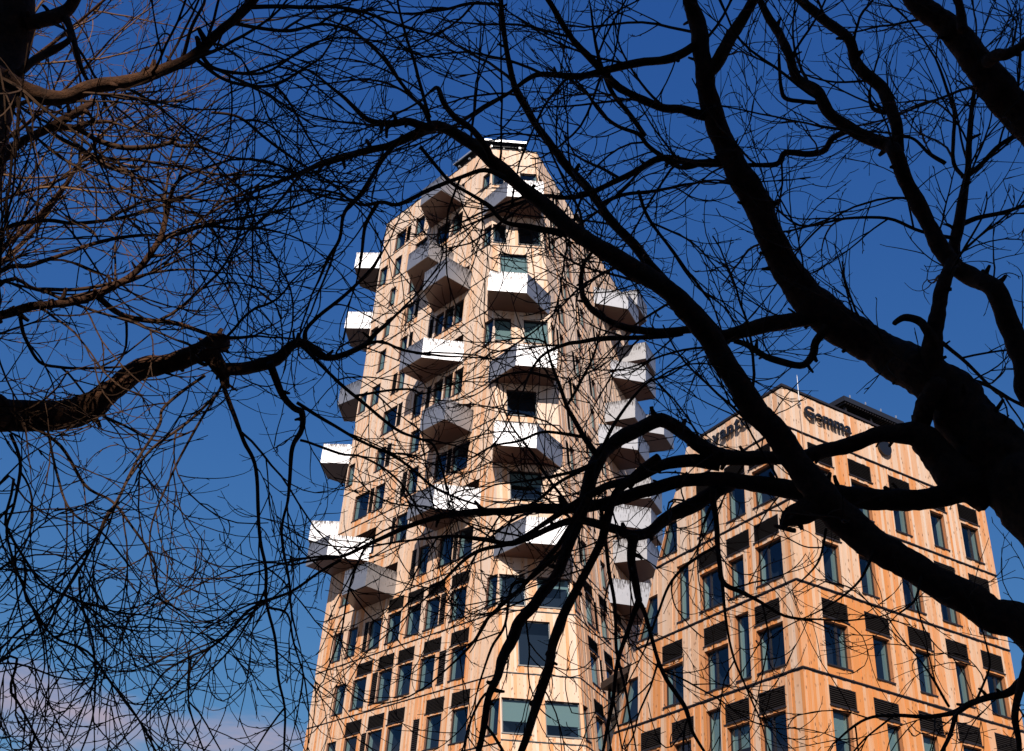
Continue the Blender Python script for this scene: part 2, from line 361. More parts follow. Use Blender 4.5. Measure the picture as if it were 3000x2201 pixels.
def balcony(face, parent, zs, u0, u1, slant, hgt=1.62):
    """u0..u1 on the wall (4.35 m), 2.33 m deep; slant = 'lo' or 'hi': which end is cut back on the diagonal"""
    D = 2.33; c = 1.73
    a, b = (u0 + c, u1) if slant == 'lo' else (u0, u1 - c)
    base = face.P(0, zs); n = Vector((face.n.x, face.n.y, 0)).normalized()
    W = lambda u, d, z: base + face.ux * u + n * d + Zv * (z - zs)
    ring = [(u0, -.05), (a, D), (b, D), (u1, -.05)]
    mb = MB()
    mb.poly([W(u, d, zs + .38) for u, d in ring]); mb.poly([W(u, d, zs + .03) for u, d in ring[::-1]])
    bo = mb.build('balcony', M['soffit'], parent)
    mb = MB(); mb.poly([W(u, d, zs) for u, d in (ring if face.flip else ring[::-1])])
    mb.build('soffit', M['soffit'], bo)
    for i in range(3):
        (ua, da), (ub, db) = ring[i], ring[i + 1]
        pa, pb = W(ua, da, 0), W(ub, db, 0); e = (pb - pa); ln = e.length; e.normalize()
        nn = Vector((e.y, -e.x, 0)); nn = nn if nn.dot(n * 1.0 + face.ux * (-1 if i == 0 else 1 if i == 2 else 0)) > 0 else -nn
        mb = MB(); o_ = random.random() * 40
        z0, z1 = zs - .02, zs + hgt; th = .05
        A = lambda t, z, q: Vector((pa.x, pa.y, 0)) + e * t + nn * q + Zv * z
        def Q(pts):
            p = [A(*t) for t in pts]; mb.poly(p, 0, [(t[0] + o_, t[1] - zs) for t in pts])
        t0, t1 = 0.004, ln - 0.004
        Q([(t0, z0, .0), (t1, z0, .0), (t1, z1, .0), (t0, z1, .0)]); Q([(t1, z0, -th), (t0, z0, -th), (t0, z1, -th), (t1, z1, -th)])
        Q([(t0, z1, 0), (t1, z1, 0), (t1, z1, -th), (t0, z1, -th)]); Q([(t0, z0, -th), (t1, z0, -th), (t1, z0, 0), (t0, z0, 0)])
        Q([(t0, z0, -th), (t0, z0, 0), (t0, z1, 0), (t0, z1, -th)]); Q([(t1, z0, 0), (t1, z0, -th), (t1, z1, -th), (t1, z1, 0)])
        mb.build('parapet_panel', M['alu'], bo)
    return bo

# ------------------------------------------------------------------ the tall tower
tower = empty('timber_tower', (3, 62, 0))
tag(tower, 'tall timber-clad apartment tower with jutting angular metal balconies', 'building')
tower.location = (0, 0, 0)

ZL = [0, 4.2, 8.6, 12.9, 16.6, 20.35, 24.0, 27.65, 31.1, 34.2, 37.35, 40.45, 43.6, 46.7, 49.85, 52.95, 56.0, 59.05, 61.25, 63.35]
ZF = [0, 4.2, 8.6, 12.95, 16.75, 20.45, 24.16, 27.6, 31.13, 34.1, 37.14, 40.3, 43.57, 46.5, 49.56, 52.62, 55.7, 58.6, 61.2, 62.95]
W_, V_, G_, D_ = 'W', 'V', 'G', 'D'      # window, narrow vent, louvre grille, balcony door
tl = []
def row(lst, kind, rects, z0, z1):
    for r in rects: lst.append((kind, r[0], r[1], z0, z1) + tuple(r[2:]))
row(tl, W_, [(16.94, 18.05), (15.26, 16.4), (12.56, 13.95), (10.46, 11.93), (8.42, 9.86), (6.56, 7.98), (4.03, 5.46)], 24.45, 26.37)
row(tl, V_, [(13.99, 14.49), (5.94, 6.5)], 24.48, 26.42)
row(tl, G_, [(10.36, 12.01), (8.29, 9.98), (6.15, 7.86), (3.88, 5.56)], 26.58, 27.37)
row(tl, W_, [(15.74, 16.95), (13.45, 14.94), (10.73, 12.17), (8.7, 10.15), (6.49, 7.92), (3.58, 4.99)], 20.78, 22.68)
row(tl, V_, [(12.24, 12.86), (5.45, 6.1)], 20.78, 22.75)
row(tl, G_, [(12.99, 14.7), (10.68, 12.33), (8.64, 10.28), (6.03, 7.72), (3.44, 5.12)], 22.86, 23.67)
row(tl, W_, [(15.93, 16.98), (13.6, 15.0), (11.05, 12.55), (9.0, 10.5), (5.32, 6.7), (2.95, 4.4)], 17.15, 19.02)
row(tl, V_, [(7.33, 7.96), (12.62, 13.2)], 17.2, 19.05)
row(tl, G_, [(13.38, 15.1), (11.0, 12.66), (8.92, 10.62), (5.2, 6.88), (2.88, 4.54)], 19.18, 20.0)
row(tl, W_, [(15.5, 16.7), (13.2, 14.7), (10.7, 12.1), (8.4, 9.9), (5.8, 7.2), (2.6, 4.0)], 13.35, 15.25)
row(tl, G_, [(13.1, 14.8), (10.6, 12.2), (8.3, 10.0), (2.5, 4.1)], 15.4, 16.2)
row(tl, W_, [(16.43, 17.9), (13.85, 15.13)], 59.3, 61.1); row(tl, V_, [(15.76, 16.32)], 59.5, 61.1)
row(tl, W_, [(10.25, 11.9), (8.68, 9.96), (16.5, 17.5), (13.1, 14.73), (18.45, 19.6)], 56.45, 58.32)
row(tl, W_, [(16.71, 17.53), (14.0, 14.9)], 53.45, 55.2)
row(tl, W_, [(16.77, 17.6), (13.77, 14.75), (18.5, 19.62)], 50.45, 52.17); row(tl, V_, [(13.1, 13.56)], 50.45, 52.2)
row(tl, W_, [(9.65, 10.6), (8.52, 9.53), (7.35, 8.42), (14.08, 14.99), (16.8, 17.71)], 47.3, 49.2); row(tl, V_, [(10.85, 11.36), (13.4, 13.86)], 47.35, 49.2)
row(tl, W_, [(13.77, 14.62), (16.88, 18.03), (18.6, 19.62)], 44.3, 46.05); row(tl, V_, [(14.75, 15.31)], 44.3, 46.1)
row(tl, W_, [(8.83, 9.79), (7.72, 8.66), (6.56, 7.6), (11.1, 12.17), (14.13, 15.91)], 41.0, 43.0); row(tl, V_, [(10.18, 10.63), (13.55, 14.05)], 41.1, 43.0)
row(tl, W_, [(14.9, 16.04), (10.81, 11.97), (18.76, 19.65)], 38.05, 39.82); row(tl, V_, [(14.24, 14.81)], 38.05, 39.85)
row(tl, W_, [(7.43, 8.64), (5.16, 6.84), (16.24, 18.08), (14.36, 15.57), (10.49, 11.7)], 34.75, 36.72); row(tl, V_, [(6.9, 7.37), (15.63, 16.15), (11.76, 12.35)], 34.85, 36.75)
row(tl, W_, [(11.0, 12.4)], 31.5, 33.45); row(tl, V_, [(12.46, 12.91)], 31.6, 33.5)
row(tl, W_, [(8.31, 9.32), (16.67, 17.97), (3.9, 5.3), (5.8, 7.2)], 28.35, 30.3); row(tl, V_, [(9.56, 10.09), (5.34, 5.76)], 28.4, 30.3)
for zf, a, b in ((59.05, 8.9, 12.2), (52.95, 9.5, 12.8), (49.85, 7.1, 10.4), (43.6, 6.95, 10.3), (37.35, 5.3, 8.6), (31.1, 3.7, 7.2), (31.1, 14.7, 18.4), (27.65, 11.6, 14.9)):
    tl.append((D_, a, b, zf + .42, zf + 2.3))
CORNER_Z = [(58.95, 60.45), (52.9, 54.75), (43.8, 45.75), (24.5, 26.38), (17.15, 19.02), (13.35, 15.25)]
for z0, z1 in CORNER_Z: tl.append((W_, uc((z0 + z1) / 2) + .12, uc((z0 + z1) / 2) + 1.05, z0, z1))

tf = []
row(tf, W_, [(0.06, 1.0), (2.2, 3.5)], 58.95, 60.45); row(tf, W_, [(0.06, 1.04), (1.88, 3.55)], 52.9, 54.75)
row(tf, W_, [(0.53, 2.51, 1, 0.96)], 49.95, 51.85); row(tf, W_, [(0.06, 1.2, 1, 0.85), (2.06, 3.72, 1, 0.9)], 43.8, 45.75)
row(tf, W_, [(0.75, 2.7)], 37.7, 39.7); row(tf, W_, [(0.82, 2.82, 1, 0.45)], 31.45, 33.5)
row(tf, W_, [(0.06, 1.56), (2.25, 4.12, 1, 0.3)], 24.5, 26.38); row(tf, W_, [(1.04, 2.88)], 20.95, 23.6)
row(tf, W_, [(0.07, 1.65, 1, 0.62), (2.41, 4.28, 1, 0.65)], 17.15, 19.05); row(tf, W_, [(0.1, 1.65), (2.41, 4.3)], 13.35, 15.25)
for zf, a, b in ((55.7, .7, 3.0), (46.5, .4, 2.6), (40.3, 1.0, 3.4), (34.1, .5, 2.9), (27.6, 1.0, 3.5)): tf.append((D_, a, b, zf + .35, zf + 2.2))

tr_ = []
pat = ([(2.3, 3.2), (5.6, 6.6), (8.6, 9.5)], [(3.4, 4.3), (6.9, 7.9), (10.3, 11.2)], [(1.6, 2.5), (4.6, 5.6), (7.9, 8.8), (11.2, 12.1)])
for i, z in enumerate(ZL[7:18]):
    row(tr_, W_, pat[i % 3], z + .5, z + 2.4)
    row(tr_, V_, [(a - .62, a - .1) for a, b in pat[i % 3][::(1 if i % 2 else 2)]], z + .5, z + 2.4)
for z in ZL[3:7]:
    row(tr_, W_, [(2.0, 3.3), (4.6, 5.9), (7.2, 8.5)], z + .5, z + 2.35); row(tr_, G_, [(1.9, 3.5), (4.5, 6.1), (7.1, 8.7)], z + 2.5, z + 3.3)
    tr_.append((V_, 3.5, 4.0, z + .5, z + 2.4))
for z0, z1 in CORNER_Z: tr_.append((W_, .06, .8, z0, z1))

def fill(face, parent, items, panes=1, brown=False):
    for it in items:
        k, u0, u1, z0, z1 = it[:5]; ex = it[5:]
        if k == W_: window(face, parent, u0, u1, z0, z1, *(ex or (panes,)), **dict(deep=.11 if brown else .17, brown=brown))
        elif k == D_:
            wn = window(face, parent, u0, u1, z0, z1, 2, 0, 0.75, True, 'balcony_door')
        elif k == V_: louvre(face, parent, u0, u1, z0, z1, 0.115, True, 'vent_grille')
        else: louvre(face, parent, u0, u1, z0, z1)
def holes(items): return [(i[1], i[2], i[3], i[4]) for i in items]

def storeys(face, parent, Zs, lo, hi, items, tone, bw=.18):
    hs = holes(items)
    for i in range(len(Zs) - 1):
        cladding(face, parent, Zs[i] + (.035 if i else 0), Zs[i + 1] - .035, lo, hi, hs, tone(Zs[i]), bw)
        flashing(face, parent, Zs[i + 1], lo, hi, .08)
    fill(face, parent, items, brown=True)
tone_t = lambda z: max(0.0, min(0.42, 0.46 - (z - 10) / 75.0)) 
storeys(TL, tower, ZL, uc, lambda z: 19.72, tl, tone_t)
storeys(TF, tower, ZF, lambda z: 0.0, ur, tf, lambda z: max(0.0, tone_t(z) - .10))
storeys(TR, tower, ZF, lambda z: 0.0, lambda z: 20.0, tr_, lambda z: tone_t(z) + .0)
storeys(TB, tower, ZL, lambda z: 0.0, lambda z: 14.0, [], tone_t, .3)
# dark core added inside to stop light passing through the boards, then roof
top_z = 62.6
def inset(p, c, d): v = (c - p); v.z = 0; return p + v.normalized() * d
def ringpts(z):
    pts = [TF.P(0, z), TR.P(0, z), TR.P(20, z), TB.P(14, z), TL.P(19.72, z)]
    c = sum(pts, Vector()) / 5; return [inset(p, c, 1.9) for p in pts]
mb = MB(); r0, r1 = ringpts(0), ringpts(top_z)
for i in range(5): j = (i + 1) % 5; mb.poly([r0[i], r0[j], r1[j], r1[i]])
mb.poly(r1); mb.build('light_block_core', M['core'], tower)
mb = MB(); pts = [TF.P(0, top_z, -.1), TR.P(0, top_z, -.1), TR.P(20, top_z, -.1), TB.P(14, top_z, -.1), TL.P(19.6, top_z, -.1)]
mb.poly(pts); mb.poly([p - Zv * .3 for p in pts[::-1]]); mb.build('roof', M['flash'], tower)
# end wall towards the hill
mb = MB(); mb.poly([TR.P(20, 0), TB.P(14, 0), TB.P(14, 63), TR.P(20, 63)]); mb.build('rear_wall', M['brown'], tower)

for zs, u0, sl in ((58.92, 8.65, 'hi'), (52.82, 9.3, 'hi'), (49.7, 6.75, 'hi'), (43.5, 6.72, 'lo'), (37.2, 4.95, 'hi'), (31.0, 3.45, 'lo'), (31.0, 15.1, 'lo'), (27.55, 11.5, 'hi')):
    balcony(TL, tower, zs, u0, u0 + 4.35, sl)
for zs, u0, sl in ((55.6, -.7, 'lo'), (46.4, -.45, 'hi'), (40.2, -.45, 'lo'), (33.98, -.25, 'hi'), (27.5, -.25, 'lo')):
    balcony(TF, tower, zs, u0, u0 + 4.35, sl)
for zs, u0, sl in ((55.5, 10.87, 'lo'), (58.4, 15.9, 'hi'), (49.45, 13.15, 'lo'), (52.7, 16.1, 'hi'), (43.35, 10.2, 'hi'), (40.22, 8.0, 'lo'), (46.45, 16.7, 'lo'), (37.2, 11.54, 'hi'), (34.05, 8.67, 'lo'), (31.0, 8.4, 'hi'), (27.5, 6.6, 'lo')):
    balcony(TR, tower, zs, u0, u0 + 4.35, sl)
for zs, u0, sl in ((58.93, .4, 'hi'), (52.83, .55, 'hi'), (46.6, .7, 'lo'), (40.3, .4, 'hi'), (34.05, .8, 'hi')):
    balcony(TB, tower, zs, u0, u0 + 4.35, sl)

# roof canopies carrying solar panels
def canopy(face, u0, u1, d0, d1, z, label, z_roof=62.6):
    t = empty('solar_canopy', face.P((u0 + u1) / 2, z_roof, (d0 + d1) / 2)); inv = t.location
    W = lambda u, d, zz: face.P(u, z_roof, d) + Zv * (zz - z_roof) - inv
    tag(t, label, 'solar canopy', 'solar canopies on the tower roof')
    mb = MB(); mb.box(W(u0, d0, z), face.ux * (u1 - u0), face.n.cross(Zv).cross(Zv) * -0 + (W(u0, d1, z) - W(u0, d0, z)), Zv * .1); mb.build('panel_deck', M['panel'], t)
    mb = MB(); e = face.ux * (u1 - u0 + .1); f = (W(u0, d1, z) - W(u0, d0, z)); fn = f.normalized()
    mb.box(W(u0 - .05, d1, z - .03) + fn * .002, e, fn * .07, Zv * .18); mb.build('rim', M['rim'], t)
    k = 0
    for u in (u0 + .25, (u0 + u1) / 2, u1 - .25):
        for d in (d0 + .3, d1 - .4):
            mb = MB(); mb.box(W(u, d, z_roof), face.ux * .09, fn * .09, Zv * (z - z_roof)); mb.build('post', M['frame'], t)
    mb = MB(); mb.box(W(u0 + .1, d1 - .35, z - .22), face.ux * (u1 - u0 - .2), fn * .1, Zv * .2); mb.build('beam', M['frame'], t)
    for u in (u0 + .8, u1 - .6):
        mb = MB(); mb.box(W(u, d1 - .3, z - .42), face.ux * .16, fn * .16, Zv * .16); mb.build('lamp_housing', M['rim'], t)
canopy(TF, -.9, 2.75, -4.2, -.35, 64.1, 'dark flat solar canopy on posts over the front of the tower roof')
canopy(TL, 8.9, 11.6, -3.6, -.6, 65.3, 'smaller dark solar canopy behind the left parapet of the tower roof')
canopy(TL, 12.4, 14.0, -3.4, -.6, 64.6, 'lowest dark solar canopy at the left of the tower roof')
canopy(TR, 9.3, 10.9, -3.0, -.3, 64.3, 'narrow dark solar canopy on the right edge of the tower roof')

# ------------------------------------------------------------------ the lower office block
block = empty('timber_office_block')
tag(block, 'orange timber-clad lower office block with black louvres and a sharp front corner', 'building')
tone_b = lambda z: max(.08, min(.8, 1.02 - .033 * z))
ZB = [0, 4.8, 8.9, 12.75, 16.53, 20.32, 24.1, 27.8, 29.95]
ll = []
row(ll, W_, [(5.14, 6.5), (2.98, 4.3), (0.87, 2.4)], 24.55, 26.4); row(ll, G_, [(5.2, 6.6), (2.9, 4.4), (1.05, 2.6)], 26.6, 27.45)
row(ll, W_, [(7.33, 8.25)], 20.75, 23.6); row(ll, W_, [(4.85, 6.5, 2), (3.3, 4.35), (0.75, 2.45, 2)], 20.75, 22.6)
row(ll, G_, [(4.95, 6.57), (2.84, 4.46), (.85, 2.5)], 22.84, 23.7)
row(ll, W_, [(7.9, 9.43, 2), (4.6, 6.27, 2), (1.0, 2.7, 2)], 16.92, 18.78); row(ll, W_, [(3.14, 4.1)], 16.92, 19.86)
row(ll, G_, [(7.94, 9.55), (4.66, 6.31), (1.1, 2.75)], 19.02, 19.88)
row(ll, W_, [(5.3, 6.3, 1, .9)], 13.2, 16.07); row(ll, W_, [(3.39, 4.9, 2, .5), (1.18, 2.75, 2), (7.4, 8.72), (9.8, 11.2)], 13.2, 15.07)
row(ll, G_, [(7.21, 8.86), (3.37, 5.0), (1.14, 2.8), (9.7, 11.31)], 15.22, 16.08)
slw = [(8.2, 9.7, 9.02, 24.5, 26.25), (9.88, 11.6, 10.65, 20.68, 22.7), (11.55, 13.15, 12.42, 16.85, 18.92)]
lr = []
c5 = [(1.35, 2.9), (3.92, 5.42), (6.6, 8.08), (9.02, 10.51), (11.44, 12.91)]
row(lr, G_, c5, 26.6, 27.45); row(lr, W_, [(1.4, 2.7), (4.0, 5.2), (6.65, 7.72), (9.3, 10.3), (11.5, 12.8, 2)], 24.55, 26.4)
row(lr, G_, c5, 22.85, 23.7); row(lr, W_, [(1.69, 2.75), (3.95, 4.95), (6.65, 7.94, 2), (9.08, 10.35, 2), (11.55, 12.78, 2)], 20.77, 22.65)
row(lr, G_, c5, 19.07, 19.9); row(lr, W_, [(1.39, 2.8, 2), (4.29, 5.33), (6.93, 7.94), (9.5, 10.35), (11.55, 12.85, 2)], 17.02, 18.93)
row(lr, G_, c5, 15.33, 16.13); row(lr, W_, [(1.46, 2.5, 1, .55), (4.55, 5.4, 1, .6), (6.68, 7.6, 1, .5), (9.2, 10.4), (11.5, 12.8, 2)], 13.2, 15.18)
hs_ = holes(ll) + [(a, 30, z0, z1) for a, b, c, z0, z1 in slw]
for i in range(len(ZB) - 1):
    cladding(LL, block, ZB[i] + (.06 if i else 0), ZB[i + 1] - .06, lambda z: 0.0, ue, hs_, tone_b(ZB[i]))
    flashing(LL, block, ZB[i + 1], lambda z: 0.0, ue, .12)
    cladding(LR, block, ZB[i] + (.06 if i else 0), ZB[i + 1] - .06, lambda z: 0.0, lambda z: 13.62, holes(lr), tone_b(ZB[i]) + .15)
    flashing(LR, block, ZB[i + 1], lambda z: 0.0, lambda z: 13.62, .12)
fill(LL, block, ll); fill(LR, block, lr)
for a, b, c, z0, z1 in slw: window(LL, block, a, b, z0, z1, 1, 0, .12, False, 'window', c)
# leaning end wall facing the tower and the far return wall
EN = Face(LL.P(ue(0), 0), Hd(60.55), LL.ux * -0.474 + Zv, Vector((-1, .5, 0)))
for i in range(len(ZB) - 1): cladding(EN, block, ZB[i] + (.06 if i else 0), ZB[i + 1] - .06, lambda z: 0.0, lambda z: 13.6, [], .5, .2)
FR = Face(LR.P(13.62, 0), Hd(-29.45), Zv, Vector((1, .5, 0)))
for i in range(len(ZB) - 1): cladding(FR, block, ZB[i] + (.06 if i else 0), ZB[i + 1] - .06, lambda z: 0.0, lambda z: 13.0, [], .55, .2)
mb = MB(); c4 = lambda z: [LL.P(0, z) + (LL.ux + LR.ux) * 1.5, LL.P(ue(z), z) - LL.ux * 1.6 + LR.ux * 1.5, LL.P(ue(z), z) - LL.ux * 1.6 + LR.ux * 12.2, LR.P(12.2, z) + LL.ux * 1.5]
a_, b_ = c4(0), c4(29.4)
for i in range(4): j = (i + 1) % 4; mb.poly([a_[i], a_[j], b_[j], b_[i]])
mb.poly(b_); mb.build('light_block_core', M['core'], block)  # unseen core, added to keep light from passing through the cladding
mb = MB(); mb.poly([LL.P(.05, 29.5, -.05), LL.P(ue(29.5), 29.5, -.05), LL.P(ue(29.5), 29.5, -.05) + LR.ux * 13.5, LR.P(13.6, 29.5, -.05)]); mb.build('roof', M['flash'], block)
mb = MB(); slab(LL, mb, -.06, ue(30), 29.96, 30.08, -.35, .06); mb.build('parapet_cap', M['flash'], block)
mb = MB(); slab(LR, mb, .0, 13.65, 29.962, 30.082, -.35, .06); mb.build('parapet_cap', M['flash'], block)

# black rooftop plant screen
t = empty('rooftop_plant_canopy', LR.P(7, 29.5, -2.5)); tag(t, 'black slatted plant canopy projecting above the office block roof', 'canopy')
W = lambda u, d, z: LR.P(u, z, d) - t.location
fn = (W(0, 1, 0) - W(0, 0, 0))
mb = MB(); mb.box(W(5.2, -5.5, 31.55), LR.ux * 4.3, fn * 4.6, Zv * .28); mb.build('roof_deck', M['panel'], t)
mb = MB()
for i in range(24): mb.box(W(5.3 + i * .175, -5.45, 31.45), LR.ux * .07, fn * 4.5, Zv * .098)
s = mb.build('soffit_slats', M['louvre'], t); s['kind'] = 'stuff'
for u in (5.5, 7.3, 9.2):
    for d in (-5.2, -1.3):
        mb = MB(); mb.box(W(u, d, 29.5), LR.ux * .12, fn * .12, Zv * 1.95); mb.build('post', M['frame'], t)
mb = MB(); mb.box(W(5.6, -4.8, 29.5), LR.ux * 3.5, fn * 3.0, Zv * 1.6); mb.build('plant_housing', M['louvre'], t)
for i in range(4):
    mb = MB(); mb.box(W(5.6 + i * 1.1, -.92, 31.83), LR.ux * .05, fn * .05, Zv * .16); mb.build('rim_bolt', M['rim'], t)
# lightning mast with its down cable
def cyl(mb, a, b, r0, r1, n=8, mi=0):
    a, b = Vector(a), Vector(b); d = (b - a).normalized(); s = d.orthogonal().normalized(); q = d.cross(s)
    A = [a + (s * math.cos(6.2832 * i / n) + q * math.sin(6.2832 * i / n)) * r0 for i in range(n)]
    B = [b + (s * math.cos(6.2832 * i / n) + q * math.sin(6.2832 * i / n)) * r1 for i in range(n)]
    for i in range(n): j = (i + 1) % n; mb.poly([A[i], A[j], B[j], B[i]], mi)
    mb.poly(B, mi); mb.poly(A[::-1], mi)
t = empty('lightning_mast', LR.P(.95, 29.3, .12)); tag(t, 'thin pale lightning mast on the parapet right of the office block corner', 'mast')
mb = MB(); cyl(mb, (0, 0, 0), (0, 0, 1.5), .022, .016); mb.build('pole', M['rim'], t)
mb = MB(); cyl(mb, (0, 0, 1.5), (0, 0, 1.62), .022, .0); mb.build('tip', M['rim'], t)
mb = MB(); cyl(mb, (0, 0, -.2), LR.P(1.05, 25.6, .06) - t.location, .009, .009, 6); mb.build('down_cable', M['brown'], t)
mb = MB(); mb.box(LR.P(.88, 29.25, .02) - t.location, LR.ux * .14, LR.n * .14, Zv * .1); mb.build('bracket', M['rim'], t)

# signs: raised black letters
def sign(text, face, u_left, u_right, zb, size, name, label, gap=0.12):
    """u_left is the reader's left end; letters stand gap metres off the boards"""
    t = empty(name, face.P(u_left, zb, gap)); tag(t, label, 'sign')
    dx = face.ux if u_right > u_left else -face.ux
    cu = bpy.data.curves.new('txt', 'FONT'); cu.size = size; cu.extrude = .045; cu.offset = size * .028
    tmp = bpy.data.objects.new('txt', cu); COL.objects.link(tmp)
    adv = []; x = 0.0; meshes = []
    for ch in text:
        cu.body = ch; bpy.context.view_layer.update()
        me = bpy.data.meshes.new_from_object(tmp.evaluated_get(bpy.context.evaluated_depsgraph_get()))
        xs = [v.co.x for v in me.vertices]; meshes.append((me, min(xs), max(xs))); 
    tot = sum(b - a for _, a, b in meshes) + size * .09 * (len(text) - 1)
    k = abs(u_right - u_left) / tot; x = 0
    for me, a, b in meshes:
        for v in me.vertices:
            c = v.co; p = dx * ((x + c.x - a) * k) + Zv * c.y + face.n * (c.z + .05); v.co = p
        x += (b - a) + size * .09
        me.materials.clear(); me.materials.append(M['sign']); me.update()
        o = bpy.data.objects.new('letter', me); COL.objects.link(o); o.parent = t
    bpy.data.objects.remove(tmp)
    return t
sign('avantor', LL, 5.5, 1.75, 29.0, .92, 'lettering_sign', 'black raised letters reading avantor on the left parapet of the office block')
sign('Gemma', LR, 1.2, 4.2, 28.74, .8, 'lettering_sign', 'black raised letters reading Gemma on the right parapet of the office block')
t = empty('round_emblem', LR.P(6.5, 28.85, .12)); tag(t, 'black round emblem on the right parapet half hidden by the trunk', 'emblem')
mb = MB()
for i in range(28):
    a0, a1 = 6.2832 * i / 28, 6.2832 * (i + 1) / 28
    for r0, r1, d in ((.0, .44, .05),):
        P_ = lambda r, a, dd: LR.ux * (r * math.cos(a)) + Zv * (r * math.sin(a)) + LR.n * dd
        mb.poly([P_(0, 0, d), P_(r1, a0, d), P_(r1, a1, d)]); mb.poly([P_(r1, a0, -.05), P_(r1, a0, d), P_(r1, a1, d), P_(r1, a1, -.05)])
mb.build('disc', M['sign'], t)

# ------------------------------------------------------------------ glazed link between tower and block
link = empty('glazed_link'); tag(link, 'dark glazed link building between the tower and the office block', 'building')
A0 = Vector((6.6, 61.2, 0)); B0 = LL.P(10.9, 0) + LR.ux * 1.2; e = (B0 - A0); ln = e.length; e.normalize()
LK = Face(A0, e, Zv, Vector((0, -1, 0)))
mb = MB(); LK.q(mb, [(0, 0, -.1), (ln, 0, -.1), (ln, 20.2, -.1), (0, 20.2, -.1)]); mb.build('glazing', M['glass'], link)
mb = MB(); slab(LK, mb, 0, ln, 0, 20.2, -1.2, -1.1); mb.build('inner_wall', M['dark'], link)
mb = MB(); slab(LK, mb, -.3, ln + .3, 20.2, 20.6, -6, .35); mb.build('roof', M['flash'], link)
for k in range(7):
    mb = MB(); slab(LK, mb, ln * k / 6 - .04, ln * k / 6 + .04, 0, 20.2, -.12, .03); mb.build('mullion', M['frame'], link)
for k in range(1, 6):
    mb = MB(); slab(LK, mb, .05, ln - .05, k * 3.7 - .05, k * 3.7 + .05, -.12, .02); mb.build('transom', M['frame'], link)
# mesh guard rail seen in the gap
rl = empty('guard_rail', LL.P(9.6, 27, -3.5)); tag(rl, 'thin metal guard rail on the terrace between tower and office block', 'railing')
mb = MB(); q = LL.P(9.6, 27, -3.5)
for zz in (1.1, .06): cyl(mb, Vector((-2.4, .6, zz)), Vector((0.4, -.2, zz)), .025, .025, 6)
mb.build('rail', M['frame'], rl)
mb = MB()
for k in range(28): p = Vector((-2.4 + k * .1, .6 - k * .0285, 0)); cyl(mb, p, p + Zv * 1.1, .008, .008, 4)
s = mb.build('bars', M['rim'], rl); s['kind'] = 'stuff'
mb = MB(); mb.box(Vector((-2.6, .2, -.4)), Vector((3.2, -.9, 0)), Vector((.6, 2, 0)), Zv * .38); mb.build('terrace_slab', M['core'], rl)
mb = MB(); mb.box(Vector((-2.2, .9, -27)), Vector((2.2, -.6, 0)), Vector((.4, 1.2, 0)), Zv * 26.6); mb.build('stair_shaft', M['core'], rl)

# ------------------------------------------------------------------ unseen houses added behind the camera to shade trees and leave a sunlit strip
def shade_house(name, x0, x1, y1, h, col, label, depth=12):
    t = empty(name, ((x0 + x1) / 2, y1, 0)); tag(t, label, 'building')
    wm = mat(name + '_render', col, 0.85); c = t.location
    mb = MB(); mb.box(Vector((x0, y1 - depth, 0)) - c, Vector((x1 - x0, 0, 0)), Vector((0, depth, 0)), Zv * h); mb.build('wall', wm, t)
    mb = MB(); mb.box(Vector((x0 - .3, y1 - depth - .3, h)) - c, Vector((x1 - x0 + .6, 0, 0)), Vector((0, depth + .6, 0)), Zv * .3); mb.build('roof', M['flash'], t)
    f = Face(Vector((x0, y1, 0)) - c, Vector((1, 0, 0)), Zv, Vector((0, 1, 0)))
    n = int((x1 - x0) / 2.6)
    for fl in range(int(h / 3.3)):
        for k in range(n):
            u = 1.0 + k * 2.6; z = 1.0 + fl * 3.3
            if z + 1.7 > h: continue
            mb = MB(); slab(f, mb, u, u + 1.3, z, z + 1.6, .003, .06); wn = mb.build('window', M['frame'], t)
            mb = MB(); f.q(mb, [(u + .08, z + .08, .064), (u + 1.22, z + .08, .064), (u + 1.22, z + 1.52, .064), (u + .08, z + 1.52, .064)]); mb.build('pane', M['glass'], wn)
shade_house('grey_shade_house', -3.58, 34, -12, 20.5, (0.09, 0.08, 0.075), 'unseen dark grey house added behind the viewer to shade the trees')
shade_house('brown_shade_house', -40, -4.55, -12, 19.5, (0.10, 0.06, 0.05), 'shallow brown house added behind the viewer, left of the grey one, to bound the sun strip', 3.5)  # added for its shadow, left bound of the sun strip
shade_house('slim_shade_house', -4.5, -3.63, -12.6, 13.35, (0.12, 0.10, 0.08), 'slim block added behind the viewer, between two taller ones, to stop low sun', 3)  # added to cut off the lower part of the sun strip
